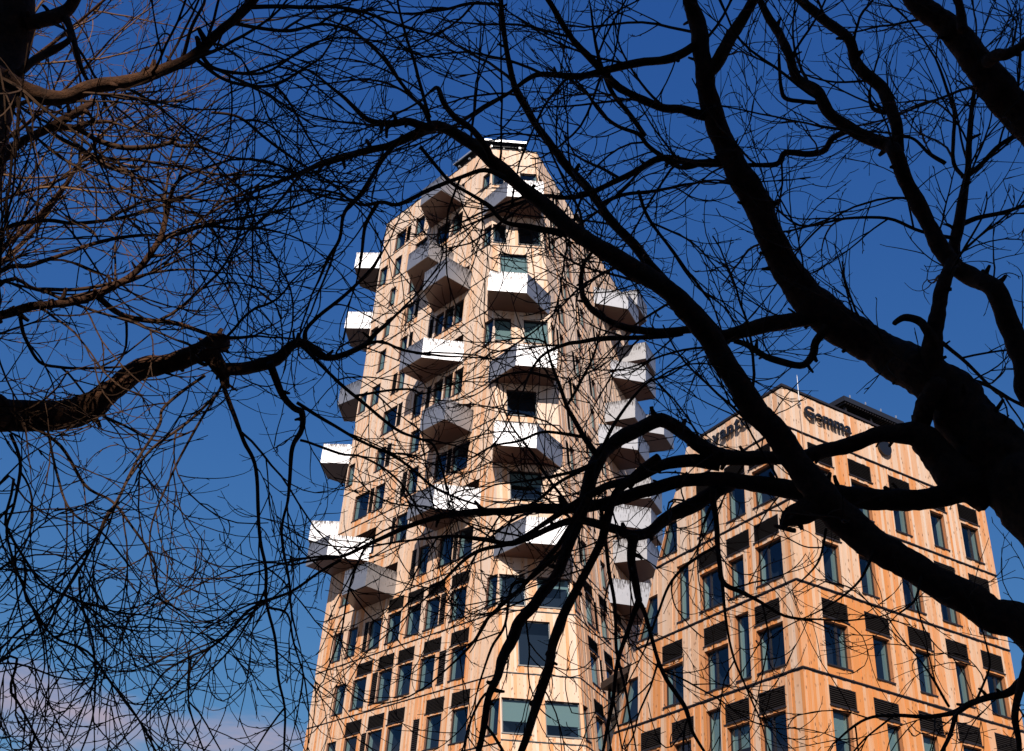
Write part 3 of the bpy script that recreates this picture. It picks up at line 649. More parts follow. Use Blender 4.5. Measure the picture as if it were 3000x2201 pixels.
#TREES
# ------------------------------------------------------------------ trees
UP = Vector((0, 0, 1))
def frames(pts):
    t = [(pts[min(i + 1, len(pts) - 1)] - pts[max(i - 1, 0)]).normalized() for i in range(len(pts))]
    s = t[0].orthogonal().normalized(); out_ = []
    for i in range(len(pts)):
        s = (s - t[i] * s.dot(t[i])); s = s.normalized() if s.length > 1e-6 else t[i].orthogonal().normalized()
        out_.append((s, t[i].cross(s)))
    return out_
class Tubes:
    def __init__(s): s.v = []; s.f = []
    def add(s, pts, rad, n, knob=0.0, cap=True):
        b = len(s.v); fr = frames(pts)
        cs = [(math.cos(6.28318 * k / n), math.sin(6.28318 * k / n)) for k in range(n)]
        for i, p in enumerate(pts):
            a, c = fr[i]
            for x, y in cs:
                q = p + (a * x + c * y) * rad[i]
                if knob:
                    k = 1 + knob * (mnoise.noise(q * 9.0) * 1.0 + mnoise.noise(q * 31.0) * .55 + mnoise.noise(q * 2.7) * .6)
                    q = p + (a * x + c * y) * rad[i] * k
                s.v.append(q)
        for i in range(len(pts) - 1):
            o = b + i * n
            for k in range(n): s.f.append((o + k, o + (k + 1) % n, o + n + (k + 1) % n, o + n + k))
        if cap: s.f.append(tuple(range(b + (len(pts) - 1) * n, b + len(pts) * n))); s.f.append(tuple(range(b + n - 1, b - 1, -1)))
    def build(s, name, mt, parent, smooth=True):
        me = bpy.data.meshes.new(name); me.from_pydata([tuple(v) for v in s.v], [], s.f); me.materials.append(mt)
        if smooth: me.polygons.foreach_set('use_smooth', [True] * len(s.f))
        me.update(); o = bpy.data.objects.new(name, me); COL.objects.link(o); o.parent = parent
        return o
def spline(ctrl, sub):
    """Catmull-Rom through (point, radius) pairs"""
    P = [c[0] for c in ctrl]; Rr = [c[1] for c in ctrl]; po, ro = [], []
    for i in range(len(P) - 1):
        p0, p1, p2, p3 = P[max(i - 1, 0)], P[i], P[i + 1], P[min(i + 2, len(P) - 1)]
        for k in range(sub):
            t = k / sub; t2 = t * t; t3 = t2 * t
            po.append(.5 * ((2 * p1) + (p2 - p0) * t + (2 * p0 - 5 * p1 + 4 * p2 - p3) * t2 + (3 * p1 - p0 - 3 * p2 + p3) * t3))
            ro.append(Rr[i] + (Rr[i + 1] - Rr[i]) * t)
    po.append(P[-1]); ro.append(Rr[-1]); return po, ro
rg = random.Random(21)
def grow(p, d, length, r0, r1, nseg, wander, b0, b1):
    pts = [p.copy()]; rad = [r0]; st = length / nseg; d = d.normalized()
    for i in range(nseg):
        t = i / nseg
        d = (d + Vector((rg.gauss(0, wander), rg.gauss(0, wander), rg.gauss(0, wander))) + UP * (b0 + (b1 - b0) * t)).normalized()
        p = p + d * st; pts.append(p.copy()); rad.append(r0 + (r1 - r0) * (i + 1) / nseg)
    return pts, rad
def side_dir(t, k, ang, up=0.0):
    """a direction leaving an axis t at ang, turned k round it"""
    s = t.orthogonal().normalized(); q = t.cross(s); o = s * math.cos(k) + q * math.sin(k)
    return (t * math.cos(ang) + o * math.sin(ang) + UP * up).normalized()
CNT = [0]
def whip(p, d, length, r0, r1, nseg, wander, b0, b1, curl):
    """a shoot with one steady sideways curl, sagging first and lifting towards its tip"""
    ax = d.orthogonal().normalized(); ax.rotate(Matrix.Rotation(rg.uniform(0, 6.28), 3, d.normalized()))
    q = Matrix.Rotation(curl / nseg, 3, ax); pts = [p.copy()]; rad = [r0]; st = length / nseg; d = d.normalized()
    for i in range(nseg):
        t = i / nseg; d = q @ d
        d = (d + Vector((rg.gauss(0, wander), rg.gauss(0, wander), rg.gauss(0, wander))) + UP * (b0 + (b1 - b0) * t)).normalized()
        p = p + d * st; pts.append(p.copy()); rad.append(r0 + (r1 - r0) * (i + 1) / nseg)
    return pts, rad
def twig(tb, p, d, ln, r, spurs=True):
    CNT[0] += 1; ns = 8
    pts, rad = whip(p, d, ln, r, r * .45, ns, .055, rg.uniform(-.15, .0), rg.uniform(.12, .36), rg.uniform(.2, 1.7))
    tb.add(pts, rad, 3, cap=False)
    if spurs and ln > .3:
        for i in (3, 5):
            if rg.random() < .55:
                t = (pts[i] - pts[i - 1]).normalized()
                q, rr = whip(pts[i], side_dir(t, rg.uniform(0, 6.28), rg.uniform(.35, .7)), ln * rg.uniform(.3, .55), r * .75, r * .4, 6, .05, -.03, .16, rg.uniform(.2, 1.2)); tb.add(q, rr, 3, cap=False)
    if spurs:
        for i in range(2, ns + 1):
            if rg.random() < .34:
                t = (pts[i] - pts[i - 1]).normalized()
                L_ = rg.choice((.015, .02, .02, .03, .04)) * rg.uniform(.7, 1.4)
                q, rr = grow(pts[i], side_dir(t, rg.uniform(0, 6.28), rg.uniform(.4, .9), .15), L_, r * .7, r * .5, 2, .06, 0, .1)
                tb.add(q, rr, 3, cap=False)
def branchlet(tb, p, d, ln, r, dens=1.0, drop=None):
    """a long thin shoot with twigs along it"""
    b0 = rg.uniform(-.2, -.02) if drop is None else drop
    pts, rad = whip(p, d, ln, r, r * .45, 12, .075, b0, rg.uniform(.07, .26), rg.uniform(.1, 1.3))
    tb.add(pts, rad, 4, cap=False)
    k = rg.uniform(0, 6.28); n = max(2, int(ln / .118 * dens))
    for j in range(n):
        s = (j + rg.random()) / n * .9 + .1; i = min(11, int(s * 12))
        f = s * 12 - i; q = pts[i].lerp(pts[i + 1], min(1, f)); t = (pts[i + 1] - pts[i]).normalized(); k += 2.4 + rg.gauss(0, .5)
        twig(tb, q, side_dir(t, k, rg.uniform(.3, .85), .03), rg.uniform(.2, .65) * (1.15 - .5 * s), max(.0030, min(.0046, rad[i] * .75)))
def sprout(tb, pts, rad, every, lmin, lmax, r, dens=1.0, start=0.1, drop=None, skip=None):
    """branchlets along a limb"""
    seg = [(pts[i + 1] - pts[i]).length for i in range(len(pts) - 1)]; tot = sum(seg)
    if tot < .05: return
    n = max(1, int(tot * (1 - start) / every)); k = rg.uniform(0, 6.28)
    for j in range(n):
        s = (start + (1 - start) * (j + rg.random()) / n) * tot; i = 0
        while i < len(seg) - 1 and s > seg[i]: s -= seg[i]; i += 1
        q = pts[i].lerp(pts[i + 1], min(1, s / max(seg[i], 1e-6))); t = (pts[i + 1] - pts[i]).normalized(); k += 2.4 + rg.gauss(0, .6)
        d = side_dir(t, k, rg.uniform(.4, 1.05), .06)
        branchlet(tb, q, d, rg.uniform(lmin, lmax), min(r * rg.uniform(.7, 1.2), rad[i] * .8), dens, drop)
    branchlet(tb, pts[-1], (pts[-1] - pts[-2]), rg.uniform(lmin, lmax), min(r, rad[-1]), dens, drop)

class Tree:
    def __init__(s, name, label, trunk, r_base, r_top, group='bare trees in front of the buildings', radii=None, twig_mat='twig'):
        s.tm = twig_mat
        s.root = empty(name, (trunk[0].x, trunk[0].y, 0)); tag(s.root, label, 'tree', group); s.off = Vector((trunk[0].x, trunk[0].y, 0))
        n = len(trunk); ctrl = [(p - s.off, r_base + (r_top - r_base) * i / (n - 1)) for i, p in enumerate(trunk)]
        ctrl[0] = (ctrl[0][0], r_base * 1.35)
        if radii: ctrl = [(c[0], r) for c, r in zip(ctrl, radii)]
        s.tp, s.tr = spline(ctrl, 8); tb = Tubes(); tb.add(s.tp, s.tr, 20, .10); tb.build('trunk', M['bark'], s.root)
        s.tw = Tubes()
    def at(s, z):
        return min(s.tp, key=lambda p: abs(p.z - z)) + s.off
    def limb(s, path, d0, d1, from_z=None, sides=None, every=.30, ln=(.5, 1.1), r=.008, dens=1.0, drop=None, start=.1, twigs=True, knob=None, name='limb'):
        """path: (x, y, width) photo pixels; the distance runs from d0 to d1 metres along it"""
        ctrl = []; n = len(path)
        for i, (x, y, wd) in enumerate(path):
            ds = d0 + (d1 - d0) * i / max(1, n - 1) + rg.uniform(-.04, .04)
            p = px(x, y, ds); ctrl.append((p - s.off, max(.0025, wd / F_PX * (p - EYE).dot(_fw) / 2)))
        if from_z is not None: ctrl.insert(0, (s.at(from_z) - s.off, ctrl[0][1] * 1.15))
        pts, rad = spline(ctrl, 14 if rad_big(ctrl) else 5)
        big = ctrl[0][1]
        # small natural kinks
        for i in range(1, len(pts) - 1):
            k = min(.012, rad[i] * .35 + .003); pts[i] = pts[i] + Vector((mnoise.noise(pts[i] * 6), mnoise.noise(pts[i] * 6 + Vector((9, 0, 0))), mnoise.noise(pts[i] * 6 + Vector((0, 9, 0))))) * k
        tb = Tubes(); tb.add(pts, rad, sides or (16 if big > .05 else 9 if big > .015 else 6), (.16 if big > .03 else .12) if knob is None else knob)
        if big > .02:       # broken stubs and knots
            for i in range(2, len(pts) - 2):
                if rad[i] > .012 and rg.random() < (.10 if big > .04 else .16):
                    t_ = (pts[i + 1] - pts[i - 1]).normalized(); d_ = side_dir(t_, rg.uniform(0, 6.28), rg.uniform(.8, 1.5))
                    r_ = min(rad[i] * .45, rg.uniform(.005, .013)); q, rr = grow(pts[i] + d_ * rad[i] * .7, d_, rad[i] * .35 + rg.uniform(.01, .055), r_ * 1.5, r_ * .8, 3, .15, 0, 0)
                    tb.add(q, rr, 6, .2)
        tb.build(name, M['bark'] if big > .012 else M['twig'], s.root)
        if twigs: sprout(s.tw, pts, rad, every, ln[0], ln[1], r, dens, start, drop)
        return pts
    def finish(s):
        o = s.tw.build('twigs', M[s.tm], s.root, False); o['kind'] = 'stuff'
def rad_big(c): return c[0][1] > .04

# --- the big old tree on the right
b = px(3290, 1560, 6.4)
rt_tree = Tree('old_willow_tree', 'huge old bare tree whose thick black limbs reach in from the right', [Vector((b.x + .25, b.y + .1, -.1)), Vector((b.x + .1, b.y, 1.5)), Vector((b.x, b.y, 3.2)), px(3330, 1150, 6.6), px(3300, 900, 6.7)], .42, .24)
T = rt_tree
# A: thickest limb, rising to the upper left
T.limb([(3060, 1480, 240), (2950, 1370, 205), (2870, 1270, 185), (2790, 1165, 165), (2700, 1095, 140), (2600, 1040, 122), (2505, 985, 110), (2388, 895, 104), (2305, 781, 84), (2262, 690, 84), (2212, 590, 82), (2130, 440, 70), (2082, 311, 61), (2064, 194, 55), (2044, 78, 48), (2021, -5, 38), (1990, -120, 30)], 6.0, 6.6, 3.6, 22, every=.42, ln=(.5, 1.1), start=.25)
T.limb([(2075, 215, 46), (2120, 150, 40), (2155, 85, 36), (2205, 5, 30), (2260, -80, 24)], 6.45, 6.6, every=.2, ln=(.5, 1.2))
# B: the long diagonal limb that crosses the tower
T.limb([(3060, 1900, 112), (2900, 1792, 98), (2760, 1712, 92), (2600, 1618, 92), (2480, 1525, 96), (2400, 1440, 92), (2310, 1318, 80), (2200, 1180, 70), (2100, 1030, 64), (1990, 880, 64), (1850, 785, 58), (1700, 690, 50), (1560, 572, 44), (1450, 480, 40), (1375, 415, 37), (1287, 368, 33), (1225, 388, 28), (1155, 422, 24), (1078, 443, 22), (1000, 464, 18), (911, 493, 15), (844, 524, 12), (755, 560, 9), (660, 585, 6)], 5.6, 5.4, 2.6, 18, every=.26, ln=(.5, 1.1), start=.32)
T.limb([(2420, 1470, 60), (2370, 1490, 75), (2320, 1512, 66), (2298, 1528, 34)], 5.55, 5.5, twigs=False)
T.limb([(2330, 1555, 16), (2290, 1545, 14), (2270, 1540, 11)], 5.5, 5.45, twigs=False, knob=.3)
# C: level limb running left across the low block and the tower foot
T.limb([(3020, 1425, 76), (2850, 1440, 66), (2700, 1462, 62), (2580, 1466, 62), (2450, 1450, 62), (2324, 1436, 58), (2238, 1418, 52), (2122, 1410, 46), (1997, 1411, 38), (1873, 1442, 40), (1772, 1473, 34), (1671, 1489, 32), (1560, 1492, 28), (1450, 1496, 24), (1350, 1505, 20), (1250, 1525, 16), (1109, 1580, 12), (1008, 1630, 10), (930, 1640, 8), (850, 1655, 6)], 6.0, 5.2, 3.2, every=.24, ln=(.4, .95), start=.45, r=.007)
# D: upper arm with the hooked crown
T.limb([(2900, 1450, 125), (2820, 1405, 118), (2755, 1345, 104), (2705, 1285, 84), (2655, 1268, 62), (2575, 1275, 50), (2466, 1309, 44), (2365, 1334, 42), (2250, 1340, 40), (2155, 1342, 46), (2100, 1330, 48), (2040, 1300, 46), (1997, 1265, 43), (1966, 1240, 44), (1930, 1232, 42), (1880, 1258, 42), (1834, 1279, 44), (1790, 1305, 46), (1756, 1341, 46), (1730, 1410, 44), (1712, 1470, 40), (1686, 1545, 36), (1640, 1659, 32), (1575, 1766, 30), (1520, 1820, 32), (1500, 1872, 34), (1472, 1926, 30), (1454, 1985, 24), (1436, 2030, 22), (1418, 2120, 20), (1400, 2210, 18), (1385, 2290, 14)], 6.0, 5.3, every=.27, ln=(.4, .9), start=.3, r=.007)
T.limb([(2010, 1270, 30), (1935, 1225, 24), (1915, 1222, 16)], 5.75, 5.7, twigs=False)
T.limb([(1930, 1340, 28), (1860, 1395, 26), (1803, 1450, 26), (1775, 1540, 26), (1756, 1600, 24), (1702, 1714, 24), (1650, 1800, 26), (1632, 1850, 28), (1616, 1900, 26), (1606, 1966, 28), (1580, 2040, 30), (1561, 2107, 26), (1542, 2160, 22), (1518, 2215, 18), (1500, 2280, 14)], 5.6, 5.2, every=.27, ln=(.35, .9), r=.006)
T.limb([(2110, 1360, 40), (2020, 1350, 38), (1940, 1360, 34), (1870, 1400, 30), (1800, 1420, 26), (1720, 1455, 22), (1600, 1530, 16), (1500, 1590, 13), (1390, 1620, 11), (1300, 1700, 8), (1240, 1760, 5)], 5.75, 5.2, every=.25, ln=(.4, .9), r=.006)
# E: sagging bow below, with hanging ends
T.limb([(2140, 1415, 40), (2098, 1440, 46), (2028, 1485, 44), (1951, 1520, 40), (1904, 1555, 36), (1850, 1570, 34), (1795, 1548, 28), (1702, 1522, 22), (1620, 1545, 20), (1500, 1592, 18), (1420, 1580, 14), (1330, 1572, 10), (1230, 1580, 7)], 5.85, 5.2, every=.25, ln=(.4, .9), r=.006)
T.limb([(1858, 1565, 34), (1848, 1640, 26), (1870, 1740, 22), (1872, 1765, 20), (1845, 1830, 14), (1810, 1940, 13), (1790, 2080, 12), (1760, 2230, 8)], 5.5, 5.4, every=.22, ln=(.3, .8), r=.006)
T.limb([(1872, 1762, 15), (1890, 1800, 13), (1920, 1920, 12), (1950, 1987, 13), (1987, 2040, 14), (2013, 2080, 13), (2032, 2147, 10), (2067, 2210, 8)], 5.4, 5.4, every=.22, ln=(.3, .8), r=.006)
T.limb([(2091, 1430, 22), (2098, 1535, 17), (2106, 1644, 15), (2116, 1706, 15), (2170, 1735, 13), (2223, 1760, 11), (2300, 1805, 9), (2400, 1815, 6)], 5.6, 5.5, every=.2, ln=(.3, .8), r=.005)
T.limb([(2112, 1690, 11), (2118, 1740, 10), (2130, 1840, 8), (2150, 1930, 7), (2180, 2000, 6), (2220, 2090, 5)], 5.5, 5.4, every=.2, ln=(.3, .7), r=.005)
T.limb([(2100, 1600, 9), (2030, 1640, 9), (1970, 1700, 8), (1930, 1790, 7), (1890, 1900, 6)], 5.5, 5.4, every=.2, ln=(.3, .7), r=.005)
T.limb([(1700, 1520, 14), (1655, 1600, 13), (1560, 1690, 12), (1500, 1720, 10), (1480, 1830, 9), (1440, 1900, 8), (1400, 2020, 6)], 5.4, 5.3, every=.25, ln=(.3, .8), r=.005)
T.limb([(1760, 1480, 12), (1780, 1640, 11), (1800, 1760, 10), (1805, 1900, 9), (1830, 2010, 8), (1850, 2120, 6)], 5.5, 5.4, every=.25, ln=(.3, .8), r=.005)
T.limb([(1720, 1455, 18), (1660, 1560, 16), (1590, 1650, 14), (1510, 1740, 12), (1430, 1810, 10), (1390, 1880, 9), (1320, 1950, 6)], 5.35, 5.25, every=.25, ln=(.3, .8), r=.005)
# arms off A
T.limb([(2420, 925, 50), (2342, 936, 46), (2256, 948, 48), (2179, 970, 42), (2100, 985, 34), (2030, 965, 26), (1949, 972, 24), (1856, 962, 22), (1776, 935, 19), (1722, 895, 17), (1703, 845, 15), (1708, 780, 12), (1730, 745, 9), (1760, 700, 6)], 6.2, 5.8, every=.2, ln=(.4, .9), r=.006)
T.limb([(2000, 975, 18), (1930, 985, 16), (1776, 990, 13), (1700, 1000, 12), (1656, 1009, 11), (1590, 1040, 9), (1552, 1094, 7), (1530, 1150, 5)], 6.0, 5.8, every=.16, ln=(.3, .8), r=.005)
T.limb([(2425, 955, 30), (2392, 1000, 24), (2381, 1040, 22), (2340, 1070, 21), (2256, 1052, 20), (2190, 1015, 18), (2150, 1000, 14)], 6.1, 6.0, every=.3, ln=(.3, .7), r=.005)
T.limb([(2725, 1080, 70), (2735, 980, 54), (2755, 890, 44), (2768, 820, 40), (2790, 770, 36)], 6.05, 6.15, every=.3, ln=(.3, .8))
T.limb([(2735, 1000, 36), (2712, 955, 28), (2690, 938, 26), (2650, 930, 20), (2620, 950, 14)], 6.05, 6.0, twigs=False)
T.limb([(2692, 1285, 50), (2700, 1240, 54), (2712, 1190, 62), (2745, 1130, 60)], 6.0, 6.0, twigs=False)
# R: inner right limb with two forks
T.limb([(3050, 1180, 76), (2995, 1045, 64), (2958, 952, 60), (2917, 850, 58), (2850, 812, 56), (2800, 780, 54), (2761, 734, 50), (2723, 660, 48), (2660, 544, 46), (2625, 450, 46), (2590, 425, 40), (2497, 381, 36), (2427, 334, 34), (2395, 270, 32), (2334, 225, 30), (2310, 160, 28), (2287, 109, 26), (2250, 50, 22), (2220, -20, 18)], 6.2, 6.7, 4.6, every=.24, ln=(.5, 1.1), start=.2)
T.limb([(2628, 452, 36), (2622, 370, 36), (2600, 300, 38), (2575, 256, 38), (2530, 210, 36), (2505, 179, 34), (2482, 109, 34), (2412, 54, 30), (2342, -5, 26), (2300, -70, 20)], 6.55, 6.8, every=.22, ln=(.5, 1.1))
T.limb([(2490, 383, 18), (2440, 405, 17), (2415, 440, 17), (2370, 452, 18), (2300, 448, 17), (2275, 480, 16), (2200, 484, 13), (2120, 490, 10)], 6.6, 6.5, every=.2, ln=(.4, .9), r=.006)
T.limb([(2592, 330, 16), (2560, 320, 13), (2550, 296, 11), (2548, 265, 7)], 6.6, 6.6, every=.2, ln=(.3, .6), r=.005)
T.limb([(2395, 300, 14), (2310, 292, 14), (2290, 260, 12), (2283, 200, 10), (2282, 160, 8)], 6.65, 6.6, every=.2, ln=(.4, .8), r=.005)
# T: top right limb
T.limb([(3290, 900, 150), (3250, 700, 140), (3120, 480, 120), (3000, 350, 104), (2917, 256, 96), (2855, 171, 88), (2777, 85, 76), (2700, 15, 64), (2640, -60, 50)], 6.7, 6.9, None, every=.25, ln=(.5, 1.2))
T.limb([(2890, 180, 40), (2917, 160, 34), (2950, 162, 30), (3000, 138, 26), (3060, 90, 20)], 6.6, 6.5, every=.3, ln=(.4, .9))
T.limb([(2820, 90, 34), (2815, 30, 26), (2800, -40, 20)], 6.7, 6.8, every=.2, ln=(.4, .9))
# G: fan of young shoots rising from R
T.limb([(2790, 760, 40), (2816, 622, 30), (2832, 505, 22), (2839, 388, 17), (2850, 300, 13), (2856, 200, 9), (2860, 100, 6)], 6.6, 7.2, every=.12, ln=(.5, 1.1), r=.006)
T.limb([(2832, 515, 20), (2880, 475, 16), (2932, 425, 14), (3000, 380, 12), (3060, 330, 9)], 6.9, 7.0, every=.14, ln=(.5, 1.0), r=.006)
T.limb([(2822, 520, 15), (2795, 480, 13), (2790, 400, 12), (2795, 330, 11), (2770, 250, 9), (2740, 170, 6)], 6.9, 7.1, every=.13, ln=(.5, 1.0), r=.006)
T.limb([(2810, 660, 16), (2860, 640, 14), (2930, 625, 12), (3010, 600, 9)], 6.8, 6.8, every=.13, ln=(.5, 1.0), r=.006)
T.limb([(2770, 480, 14), (2720, 450, 12), (2680, 410, 10), (2630, 395, 8)], 6.8, 6.7, every=.15, ln=(.5, .9), r=.006)
T.limb([(2800, 700, 14), (2700, 680, 12), (2600, 640, 10), (2480, 640, 9), (2340, 660, 7), (2240, 570, 5)], 6.6, 6.5, every=.14, ln=(.4, .9), r=.006)
T.limb([(2800, 1140, 18), (2850, 1118, 14), (2900, 1130, 12), (2960, 1170, 10), (3020, 1200, 8)], 6.6, 6.6, every=.16, ln=(.4, .9), r=.006)
T.limb([(2735, 990, 16), (2790, 1030, 12), (2850, 1080, 11), (2920, 1150, 10), (3010, 1190, 8)], 6.9, 6.9, every=.16, ln=(.4, .9), r=.006)
# H-K: slender limbs over the tower
T.limb([(2130, 1010, 34), (2060, 930, 32), (1960, 840, 32), (1870, 734, 30), (1793, 653, 28), (1715, 544, 26), (1645, 466, 25), (1575, 373, 23), (1513, 264, 20), (1482, 140, 17), (1466, 0, 14), (1460, -80, 11)], 6.4, 6.4, every=.2, ln=(.5, 1.1))
T.limb([(2085, 345, 34), (2000, 322, 28), (1932, 311, 25), (1816, 256, 23), (1738, 179, 21), (1676, 117, 19), (1606, 0, 16), (1570, -70, 12)], 6.45, 6.4, every=.17, ln=(.5, 1.1))
T.limb([(2062, 120, 28), (2000, 155, 26), (1932, 179, 25), (1816, 194, 24), (1700, 225, 20), (1590, 218, 17), (1544, 233, 14), (1480, 280, 10), (1400, 330, 7)], 6.5, 6.3, every=.17, ln=(.5, 1.1))
T.limb([(2130, 480, 26), (2060, 478, 24), (1990, 470, 22), (1932, 466, 20), (1855, 505, 18), (1722, 571, 16), (1640, 580, 13), (1590, 575, 10), (1500, 600, 6)], 6.45, 6.3, every=.17, ln=(.5, 1.0))
T.limb([(1890, 400, 16), (1840, 330, 15), (1800, 280, 14), (1770, 215, 12), (1745, 120, 9), (1730, 20, 6)], 6.5, 6.4, every=.16, ln=(.5, 1.0), r=.006)
T.limb([(2080, 470, 16), (1990, 490, 14), (1905, 430, 14), (1870, 395, 13), (1810, 370, 12), (1760, 330, 10), (1710, 260, 7)], 6.4, 6.3, every=.16, ln=(.4, 1.0), r=.006)
T.limb([(1760, 600, 14), (1830, 570, 13), (1920, 560, 11), (2010, 540, 9)], 6.3, 6.3, every=.2, ln=(.4, .8), r=.006)
T.limb([(1870, 560, 12), (1900, 640, 11), (1990, 760, 10), (2080, 880, 8)], 6.5, 6.6, every=.2, ln=(.4, .8), r=.006)
T.limb([(1460, 15, 12), (1380, 10, 11), (1300, 30, 9), (1200, 40, 7), (1100, 30, 5)], 6.4, 6.2, every=.1, ln=(.4, .9), r=.006)
# spurs and side arms of B over the tower top
T.limb([(1440, 470, 24), (1425, 430, 21), (1380, 375, 19), (1334, 342, 18), (1300, 300, 17), (1283, 258, 14), (1262, 268, 9)], 5.4, 5.4, every=.25, ln=(.4, .9), r=.006)
T.limb([(1265, 370, 14), (1240, 318, 12), (1194, 272, 11), (1124, 171, 10), (1060, 110, 8), (1016, 78, 6)], 5.4, 5.5, every=.32, ln=(.4, .9), r=.006)
T.limb([(1260, 345, 12), (1230, 250, 11), (1210, 170, 10), (1185, 90, 9), (1165, 0, 7)], 5.4, 5.5, every=.32, ln=(.4, .9), r=.006)
T.limb([(1275, 380, 26), (1200, 355, 24), (1150, 362, 22), (1080, 350, 17), (1030, 310, 13), (1000, 280, 11), (940, 230, 7)], 5.4, 5.4, every=.32, ln=(.4, .9), r=.006)
T.limb([(1480, 520, 18), (1420, 497, 16), (1350, 521, 14), (1256, 559, 14), (1171, 598, 13), (1120, 590, 12), (1060, 600, 10), (1000, 570, 8)], 5.4, 5.3, every=.32, ln=(.4, .9), r=.006)
T.limb([(1230, 430, 12), (1311, 528, 12), (1380, 570, 12), (1435, 606, 14), (1482, 653, 15), (1560, 668, 20), (1660, 684, 26)], 5.35, 5.5, every=.25, ln=(.3, .7), r=.005)
T.limb([(1180, 400, 14), (1120, 470, 14), (1060, 560, 14), (1010, 620, 12), (995, 700, 11), (960, 760, 10), (930, 830, 7)], 5.4, 5.3, every=.32, ln=(.4, .9), r=.006)
T.limb([(1110, 590, 12), (1070, 660, 10), (1060, 740, 9), (1050, 800, 6)], 5.35, 5.3, every=.32, ln=(.3, .7), r=.005)
# thin shoots crossing the tower front
for pth in ([(1756, 1341, 22), (1712, 1281, 17), (1684, 1233, 14), (1656, 1180, 12), (1628, 1100, 10), (1606, 1035, 8), (1590, 960, 5)],
            [(1750, 1353, 12), (1683, 1380, 11), (1603, 1398, 9), (1542, 1409, 7), (1450, 1420, 5)],
            [(1736, 1364, 11), (1638, 1412, 10), (1568, 1470, 8), (1490, 1500, 5)],
            [(1710, 1279, 11), (1630, 1268, 10), (1584, 1268, 9), (1523, 1292, 8), (1443, 1308, 6), (1370, 1350, 4)],
            [(1660, 1190, 9), (1700, 1120, 8), (1740, 1040, 7), (1760, 960, 5)],
            [(1640, 1120, 8), (1560, 1090, 7), (1480, 1100, 6), (1420, 1140, 4)],
            [(1755, 1330, 11), (1800, 1240, 10), (1850, 1170, 9), (1900, 1120, 8), (1960, 1100, 6), (2020, 1060, 4)],
            [(1680, 1500, 9), (1620, 1420, 8), (1560, 1330, 7), (1500, 1250, 6), (1470, 1180, 4)]):
    T.limb(pth, 5.5, 5.35, every=.17, ln=(.3, .75), r=.0045, dens=.9)
# lower right corner
T.limb([(3080, 1960, 40), (3000, 1992, 28), (2955, 2027, 24), (2894, 2040, 20), (2840, 2059, 18), (2800, 2086, 17), (2760, 2095, 14), (2700, 2100, 12), (2620, 2096, 10), (2560, 2100, 9), (2500, 2130, 7), (2440, 2180, 5)], 5.4, 5.0, 2.3, every=.16, ln=(.25, .6), r=.004)
T.limb([(2800, 2090, 14), (2785, 2150, 12), (2760, 2200, 10), (2730, 2250, 8)], 5.1, 5.1, every=.2, ln=(.25, .6), r=.004)
T.limb([(3010, 1940, 26), (2990, 2020, 22), (2975, 2100, 20), (2985, 2180, 16), (2990, 2260, 12)], 5.2, 5.2, every=.2, ln=(.25, .6), r=.004)
T.limb([(2780, 2070, 9), (2740, 2000, 8), (2690, 1930, 6), (2650, 1880, 4)], 5.1, 5.1, every=.14, ln=(.2, .5), r=.0035)
T.limb([(2860, 2050, 9), (2900, 1960, 7), (2890, 1890, 5)], 5.2, 5.2, every=.14, ln=(.2, .5), r=.0035)
T.limb([(2620, 2096, 7), (2540, 2160, 6), (2480, 2230, 5)], 5.1, 5.1, every=.14, ln=(.2, .5), r=.0035)
T.limb([(2560, 1610, 9), (2520, 1700, 7), (2450, 1760, 6), (2380, 1800, 4)], 5.5, 5.4, every=.15, ln=(.25, .6), r=.0035)
T.limb([(2700, 1690, 9), (2680, 1760, 7), (2630, 1800, 5)], 5.5, 5.4, every=.15, ln=(.25, .5), r=.0035)
T.limb([(2420, 1550, 8), (2400, 1640, 7), (2350, 1700, 5)], 5.5, 5.4, every=.15, ln=(.25, .6), r=.0035)
T.finish()

# --- the tree on the left with the cut limb
b = px(-430, 1500, 5.6)
T = Tree('pollarded_tree', 'bare tree on the left with a thick sawn-off limb lit by a patch of sun', [Vector((b.x - .2, b.y, -.1)), Vector((b.x - .1, b.y, 1.5)), Vector((b.x, b.y, 2.9)), px(-250, 900, 5.5), px(-150, 600, 5.5), px(-60, 350, 5.6), px(15, 170, 5.8), px(45, 30, 5.9), px(55, -120, 6.1)], .34, .2, radii=[.42, .34, .30, .24, .19, .13, .095, .085, .08])
T.limb([(-60, 1225, 112), (0, 1220, 100), (155, 1216, 94), (256, 1195, 82), (334, 1142, 72), (412, 1084, 64), (505, 1060, 60), (580, 1030, 60), (632, 1006, 62), (648, 1003, 58)], 5.1, 5.2, 3.4, 18, every=.45, ln=(.4, .9), start=.35)
T.limb([(612, 1030, 52), (635, 1070, 50), (650, 1096, 42), (660, 1120, 26), (668, 1135, 12)], 5.2, 5.2, twigs=False)
T.limb([(640, 1085, 42), (700, 1082, 38), (738, 1076, 37), (808, 1053, 38), (855, 1010, 30), (893, 1008, 26), (925, 1030, 24), (953, 1046, 22), (993, 1046, 20), (1060, 1014, 17), (1100, 977, 14), (1140, 942, 11), (1166, 918, 7)], 5.2, 5.3, every=.2, ln=(.4, .9), r=.006)
T.limb([(790, 1062, 26), (824, 1146, 20), (862, 1192, 18), (886, 1208, 18), (882, 1260, 16), (858, 1310, 13), (850, 1400, 11), (842, 1468, 9), (825, 1560, 8), (845, 1700, 7), (855, 1800, 6), (880, 1900, 4)], 5.2, 5.1, every=.2, ln=(.35, .9), r=.005)
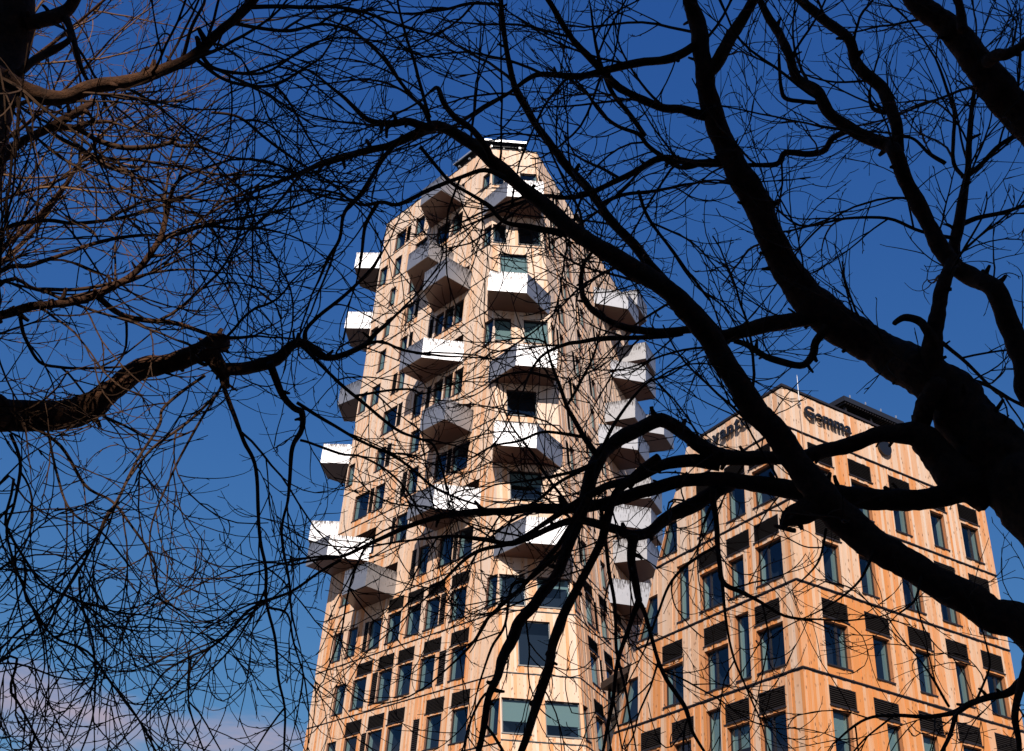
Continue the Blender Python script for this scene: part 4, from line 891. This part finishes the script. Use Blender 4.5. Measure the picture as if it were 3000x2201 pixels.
T.limb([(650, 1115, 16), (684, 1216, 14), (715, 1293, 13), (746, 1356, 12), (754, 1467, 12), (761, 1584, 11), (777, 1661, 11), (781, 1762, 10), (808, 1887, 10), (816, 1995, 9), (835, 2089, 8), (832, 2230, 6)], 5.2, 5.0, every=.18, ln=(.35, .9), r=.005)
T.limb([(600, 1100, 10), (482, 1192, 9), (466, 1247, 9), (400, 1350, 8), (342, 1467, 8), (287, 1568, 8), (233, 1669, 9), (171, 1770, 9), (124, 1855, 7), (62, 1863, 6), (0, 1941, 5)], 5.1, 4.3, every=.18, ln=(.35, .85), r=.005)
T.limb([(640, 1150, 9), (560, 1230, 8), (450, 1310, 8), (380, 1400, 7), (340, 1480, 6), (300, 1600, 5)], 5.1, 4.4, every=.18, ln=(.35, .85), r=.005)
T.limb([(655, 1120, 9), (560, 1280, 8), (500, 1400, 7), (440, 1560, 6), (460, 1720, 5), (540, 1800, 4)], 5.1, 5.0, every=.18, ln=(.35, .85), r=.005)
T.limb([(781, 1760, 9), (730, 1790, 9), (684, 1840, 8), (620, 1894, 8), (560, 1925, 7), (480, 1972, 6), (435, 2040, 6), (380, 2130, 4)], 5.1, 4.9, every=.15, ln=(.3, .8), r=.0045)
T.limb([(560, 1925, 7), (552, 2026, 7), (560, 2096, 6), (600, 2210, 5)], 5.0, 5.0, every=.17, ln=(.3, .8), r=.0045)
T.limb([(790, 1780, 8), (840, 1800, 7), (860, 1880, 6), (890, 1980, 5), (905, 2100, 4)], 5.1, 5.1, every=.2, ln=(.3, .7), r=.0045)
T.limb([(1000, 1640, 9), (930, 1680, 8), (850, 1735, 8), (770, 1760, 8), (735, 1770, 6)], 5.1, 5.1, every=.2, ln=(.3, .7), r=.0045)
T.limb([(233, 1690, 8), (241, 1770, 8), (272, 1887, 7), (280, 2010, 7), (272, 2104, 6), (233, 2210, 5)], 4.6, 4.3, every=.16, ln=(.3, .8), r=.0045)
T.limb([(-30, 1690, 8), (78, 1762, 8), (155, 1863, 7), (256, 1910, 7), (326, 2003, 7), (388, 2081, 6), (435, 2158, 6), (470, 2230, 5)], 4.8, 4.8, 1.9, every=.15, ln=(.3, .8), r=.0045)
T.limb([(-30, 1440, 9), (16, 1537, 8), (62, 1622, 8), (132, 1716, 7), (233, 1762, 7), (330, 1830, 5), (420, 1850, 4)], 4.8, 4.8, 2.2, every=.15, ln=(.3, .8), r=.0045)
T.limb([(-40, 1960, 10), (30, 2030, 8), (80, 2110, 7), (130, 2210, 6)], 4.7, 4.7, 1.8, every=.13, ln=(.3, .8), r=.0045)
T.limb([(100, 1250, 12), (180, 1310, 10), (250, 1420, 9), (330, 1470, 8), (400, 1560, 7), (450, 1640, 6), (470, 1750, 5), (540, 1810, 4)], 5.0, 4.5, every=.16, ln=(.3, .8), r=.0045)
T.limb([(30, 1270, 12), (60, 1360, 10), (40, 1480, 9), (20, 1560, 8), (60, 1700, 7), (120, 1850, 6), (130, 1960, 5)], 4.9, 4.8, every=.16, ln=(.3, .8), r=.0045)
T.limb([(140, 1260, 9), (170, 1400, 8), (210, 1500, 7), (300, 1560, 6), (380, 1660, 5)], 4.95, 4.5, every=.17, ln=(.3, .8), r=.0045)
T.limb([(62, 900, 14), (62, 940, 12), (72, 990, 11), (117, 1060, 10), (179, 1076, 9), (272, 1080, 8), (388, 1072, 6)], 5.2, 5.2, every=.18, ln=(.35, .8), r=.005)
# LA: limb at the top left and its arms
T.limb([(-60, 200, 60), (0, 228, 52), (67, 262, 48), (178, 286, 44), (284, 252, 40), (400, 231, 36), (489, 200, 34), (577, 155, 32), (666, 75, 28), (733, 9, 24), (800, -70, 18)], 4.8, 4.9, 5.2, every=.13, ln=(.5, 1.1))
T.limb([(75, 70, 46), (120, 62, 44), (180, 45, 40), (210, 20, 34), (240, -30, 28)], 5.8, 5.9, every=.2, ln=(.5, 1.0))
T.limb([(190, 55, 24), (205, 90, 20), (225, 150, 16), (240, 200, 13), (257, 235, 10)], 5.8, 5.6, every=.2, ln=(.4, .9), r=.006)
T.limb([(50, 215, 26), (90, 185, 24), (150, 150, 22), (195, 120, 18), (205, 105, 14)], 5.6, 5.7, every=.25, ln=(.4, .9), r=.006)
T.limb([(430, 230, 14), (520, 190, 12), (560, 80, 10), (600, 0, 8)], 4.85, 4.9, every=.15, ln=(.5, 1.0), r=.006)
T.limb([(580, 150, 14), (620, 200, 12), (700, 215, 11), (780, 210, 9), (850, 170, 7)], 4.9, 5.0, every=.15, ln=(.5, 1.0), r=.006)
T.limb([(560, 165, 14), (640, 225, 12), (720, 250, 11), (810, 245, 10), (900, 195, 8), (945, 165, 6)], 4.88, 5.0, every=.15, ln=(.5, 1.0), r=.006)
T.limb([(690, 70, 14), (760, 85, 12), (850, 92, 11), (940, 72, 10), (1010, 85, 8), (1060, 110, 6)], 4.9, 5.1, every=.14, ln=(.5, 1.0), r=.006)
# LB and company: brown sunlit shoots
T.limb([(-50, 520, 40), (0, 475, 32), (60, 420, 28), (89, 404, 27), (178, 355, 25), (240, 318, 22), (275, 295, 18)], 5.0, 5.1, 4.4, every=.35, ln=(.4, .9), r=.006)
T.limb([(-40, 345, 18), (0, 326, 16), (67, 300, 14), (110, 282, 12), (135, 275, 9)], 4.9, 5.0, 4.6, twigs=False)
T.limb([(150, 375, 22), (200, 372, 18), (222, 373, 17), (260, 360, 15), (310, 355, 12), (340, 362, 8)], 5.05, 5.1, every=.3, ln=(.3, .7), r=.005)
T.limb([(222, 373, 15), (255, 395, 16), (289, 413, 17), (355, 431, 18), (422, 432, 16), (470, 425, 15), (505, 417, 16), (530, 428, 13), (577, 429, 12), (640, 450, 6), (740, 470, 4)], 5.1, 5.2, every=.22, ln=(.4, .9), r=.005)
T.limb([(155, 390, 14), (244, 444, 12), (310, 465, 11), (400, 468, 10), (470, 480, 8), (555, 493, 6)], 5.1, 5.2, every=.18, ln=(.4, .9), r=.005)
T.limb([(240, 446, 12), (311, 488, 11), (360, 500, 11), (395, 500, 10), (430, 470, 8), (450, 430, 6)], 5.1, 5.2, every=.18, ln=(.4, .9), r=.005)
# LG: limb sweeping up through the middle left
T.limb([(-60, 950, 34), (0, 928, 30), (78, 901, 28), (150, 895, 26), (233, 882, 24), (311, 851, 22), (389, 804, 20), (443, 740, 18), (471, 697, 17), (489, 622, 16), (506, 555, 13), (535, 520, 10), (580, 500, 7)], 4.75, 4.95, 3.7, every=.16, ln=(.5, 1.1), r=.007)
T.limb([(290, 870, 20), (330, 905, 18), (365, 926, 16), (430, 938, 15), (497, 944, 14), (560, 963, 13), (640, 985, 11), (699, 990, 9), (760, 985, 6)], 4.85, 5.0, every=.15, ln=(.5, 1.0), r=.006)
T.limb([(470, 700, 14), (540, 680, 12), (600, 662, 11), (690, 670, 10), (760, 670, 8), (850, 690, 5)], 4.92, 5.1, every=.2, ln=(.5, 1.0), r=.006)
T.limb([(-40, 830, 16), (90, 780, 14), (200, 740, 12), (320, 700, 11), (430, 690, 9), (520, 700, 6)], 4.8, 5.0, 3.8, every=.19, ln=(.5, 1.0), r=.006)
T.limb([(-30, 700, 14), (120, 650, 12), (220, 655, 11), (350, 640, 10), (480, 600, 8), (600, 560, 6)], 5.3, 5.5, 4.2, every=.19, ln=(.5, 1.0), r=.006)
T.limb([(-30, 860, 14), (110, 850, 12), (220, 850, 11), (330, 830, 10), (450, 800, 8), (560, 790, 6), (660, 800, 4)], 4.8, 5.0, 3.7, every=.19, ln=(.5, 1.0), r=.006)
T.limb([(320, 640, 10), (420, 590, 9), (520, 580, 8), (640, 520, 7), (740, 500, 5)], 5.4, 5.5, every=.14, ln=(.4, .9), r=.005)
T.limb([(560, 660, 9), (640, 610, 8), (720, 560, 7), (800, 540, 5)], 5.4, 5.5, every=.15, ln=(.4, .9), r=.005)
T.limb([(620, 330, 9), (700, 345, 9), (770, 400, 9), (840, 450, 9), (900, 490, 8), (960, 530, 6)], 5.4, 5.4, every=.2, ln=(.3, .8), r=.005)
# thin shoots reaching right across the tower
for pth in ([(893, 1008, 14), (900, 961, 12), (990, 880, 11), (1087, 788, 9), (1120, 740, 6)], [(1000, 1046, 12), (1102, 1001, 10), (1182, 1025, 9), (1294, 1044, 8), (1353, 1046, 5)],
            [(880, 1010, 12), (993, 1121, 11), (1080, 1193, 10), (1160, 1260, 10), (1234, 1287, 9), (1274, 1313, 8), (1312, 1438, 6)], [(870, 1180, 10), (1013, 1268, 9), (1173, 1350, 9), (1280, 1433, 8), (1400, 1480, 6)],
            [(880, 1290, 8), (995, 1329, 8), (1066, 1340, 7), (1173, 1414, 7), (1234, 1508, 5)], [(1040, 1160, 8), (1193, 1140, 7), (1240, 1152, 6), (1320, 1130, 4)]):
    T.limb(pth, 5.3, 5.3, every=.2, ln=(.3, .75), r=.0045, dens=.9)
T.finish()

# --- a taller tree farther back on the left, its crown in the sun
b = px(-700, 1300, 11.5)
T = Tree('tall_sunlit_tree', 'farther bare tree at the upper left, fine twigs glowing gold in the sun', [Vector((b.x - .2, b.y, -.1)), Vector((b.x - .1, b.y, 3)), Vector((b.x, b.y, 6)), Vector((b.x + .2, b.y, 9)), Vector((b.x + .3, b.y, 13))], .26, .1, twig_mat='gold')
for path, fz in (([(-120, 900, 20), (0, 740, 16), (89, 657, 14), (178, 560, 12), (240, 470, 10), (300, 400, 6)], 7),
                 ([(-100, 820, 16), (44, 734, 13), (146, 613, 12), (200, 533, 10), (240, 462, 7)], 7.4),
                 ([(-120, 500, 14), (0, 420, 12), (120, 330, 10), (220, 230, 8), (320, 120, 5)], 9.6),
                 ([(-120, 330, 14), (60, 200, 12), (200, 90, 10), (330, -20, 6)], 10.4),
                 ([(-120, 640, 13), (20, 580, 11), (140, 540, 10), (260, 480, 8), (380, 380, 5)], 8.6),
                 ([(-120, 180, 13), (100, 80, 10), (250, -30, 7)], 11.5)):
    T.limb(path, 11.2, 11.0, fz, every=.26, ln=(.7, 1.6), r=.010, dens=.8)
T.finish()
print('TWIGS', CNT[0])
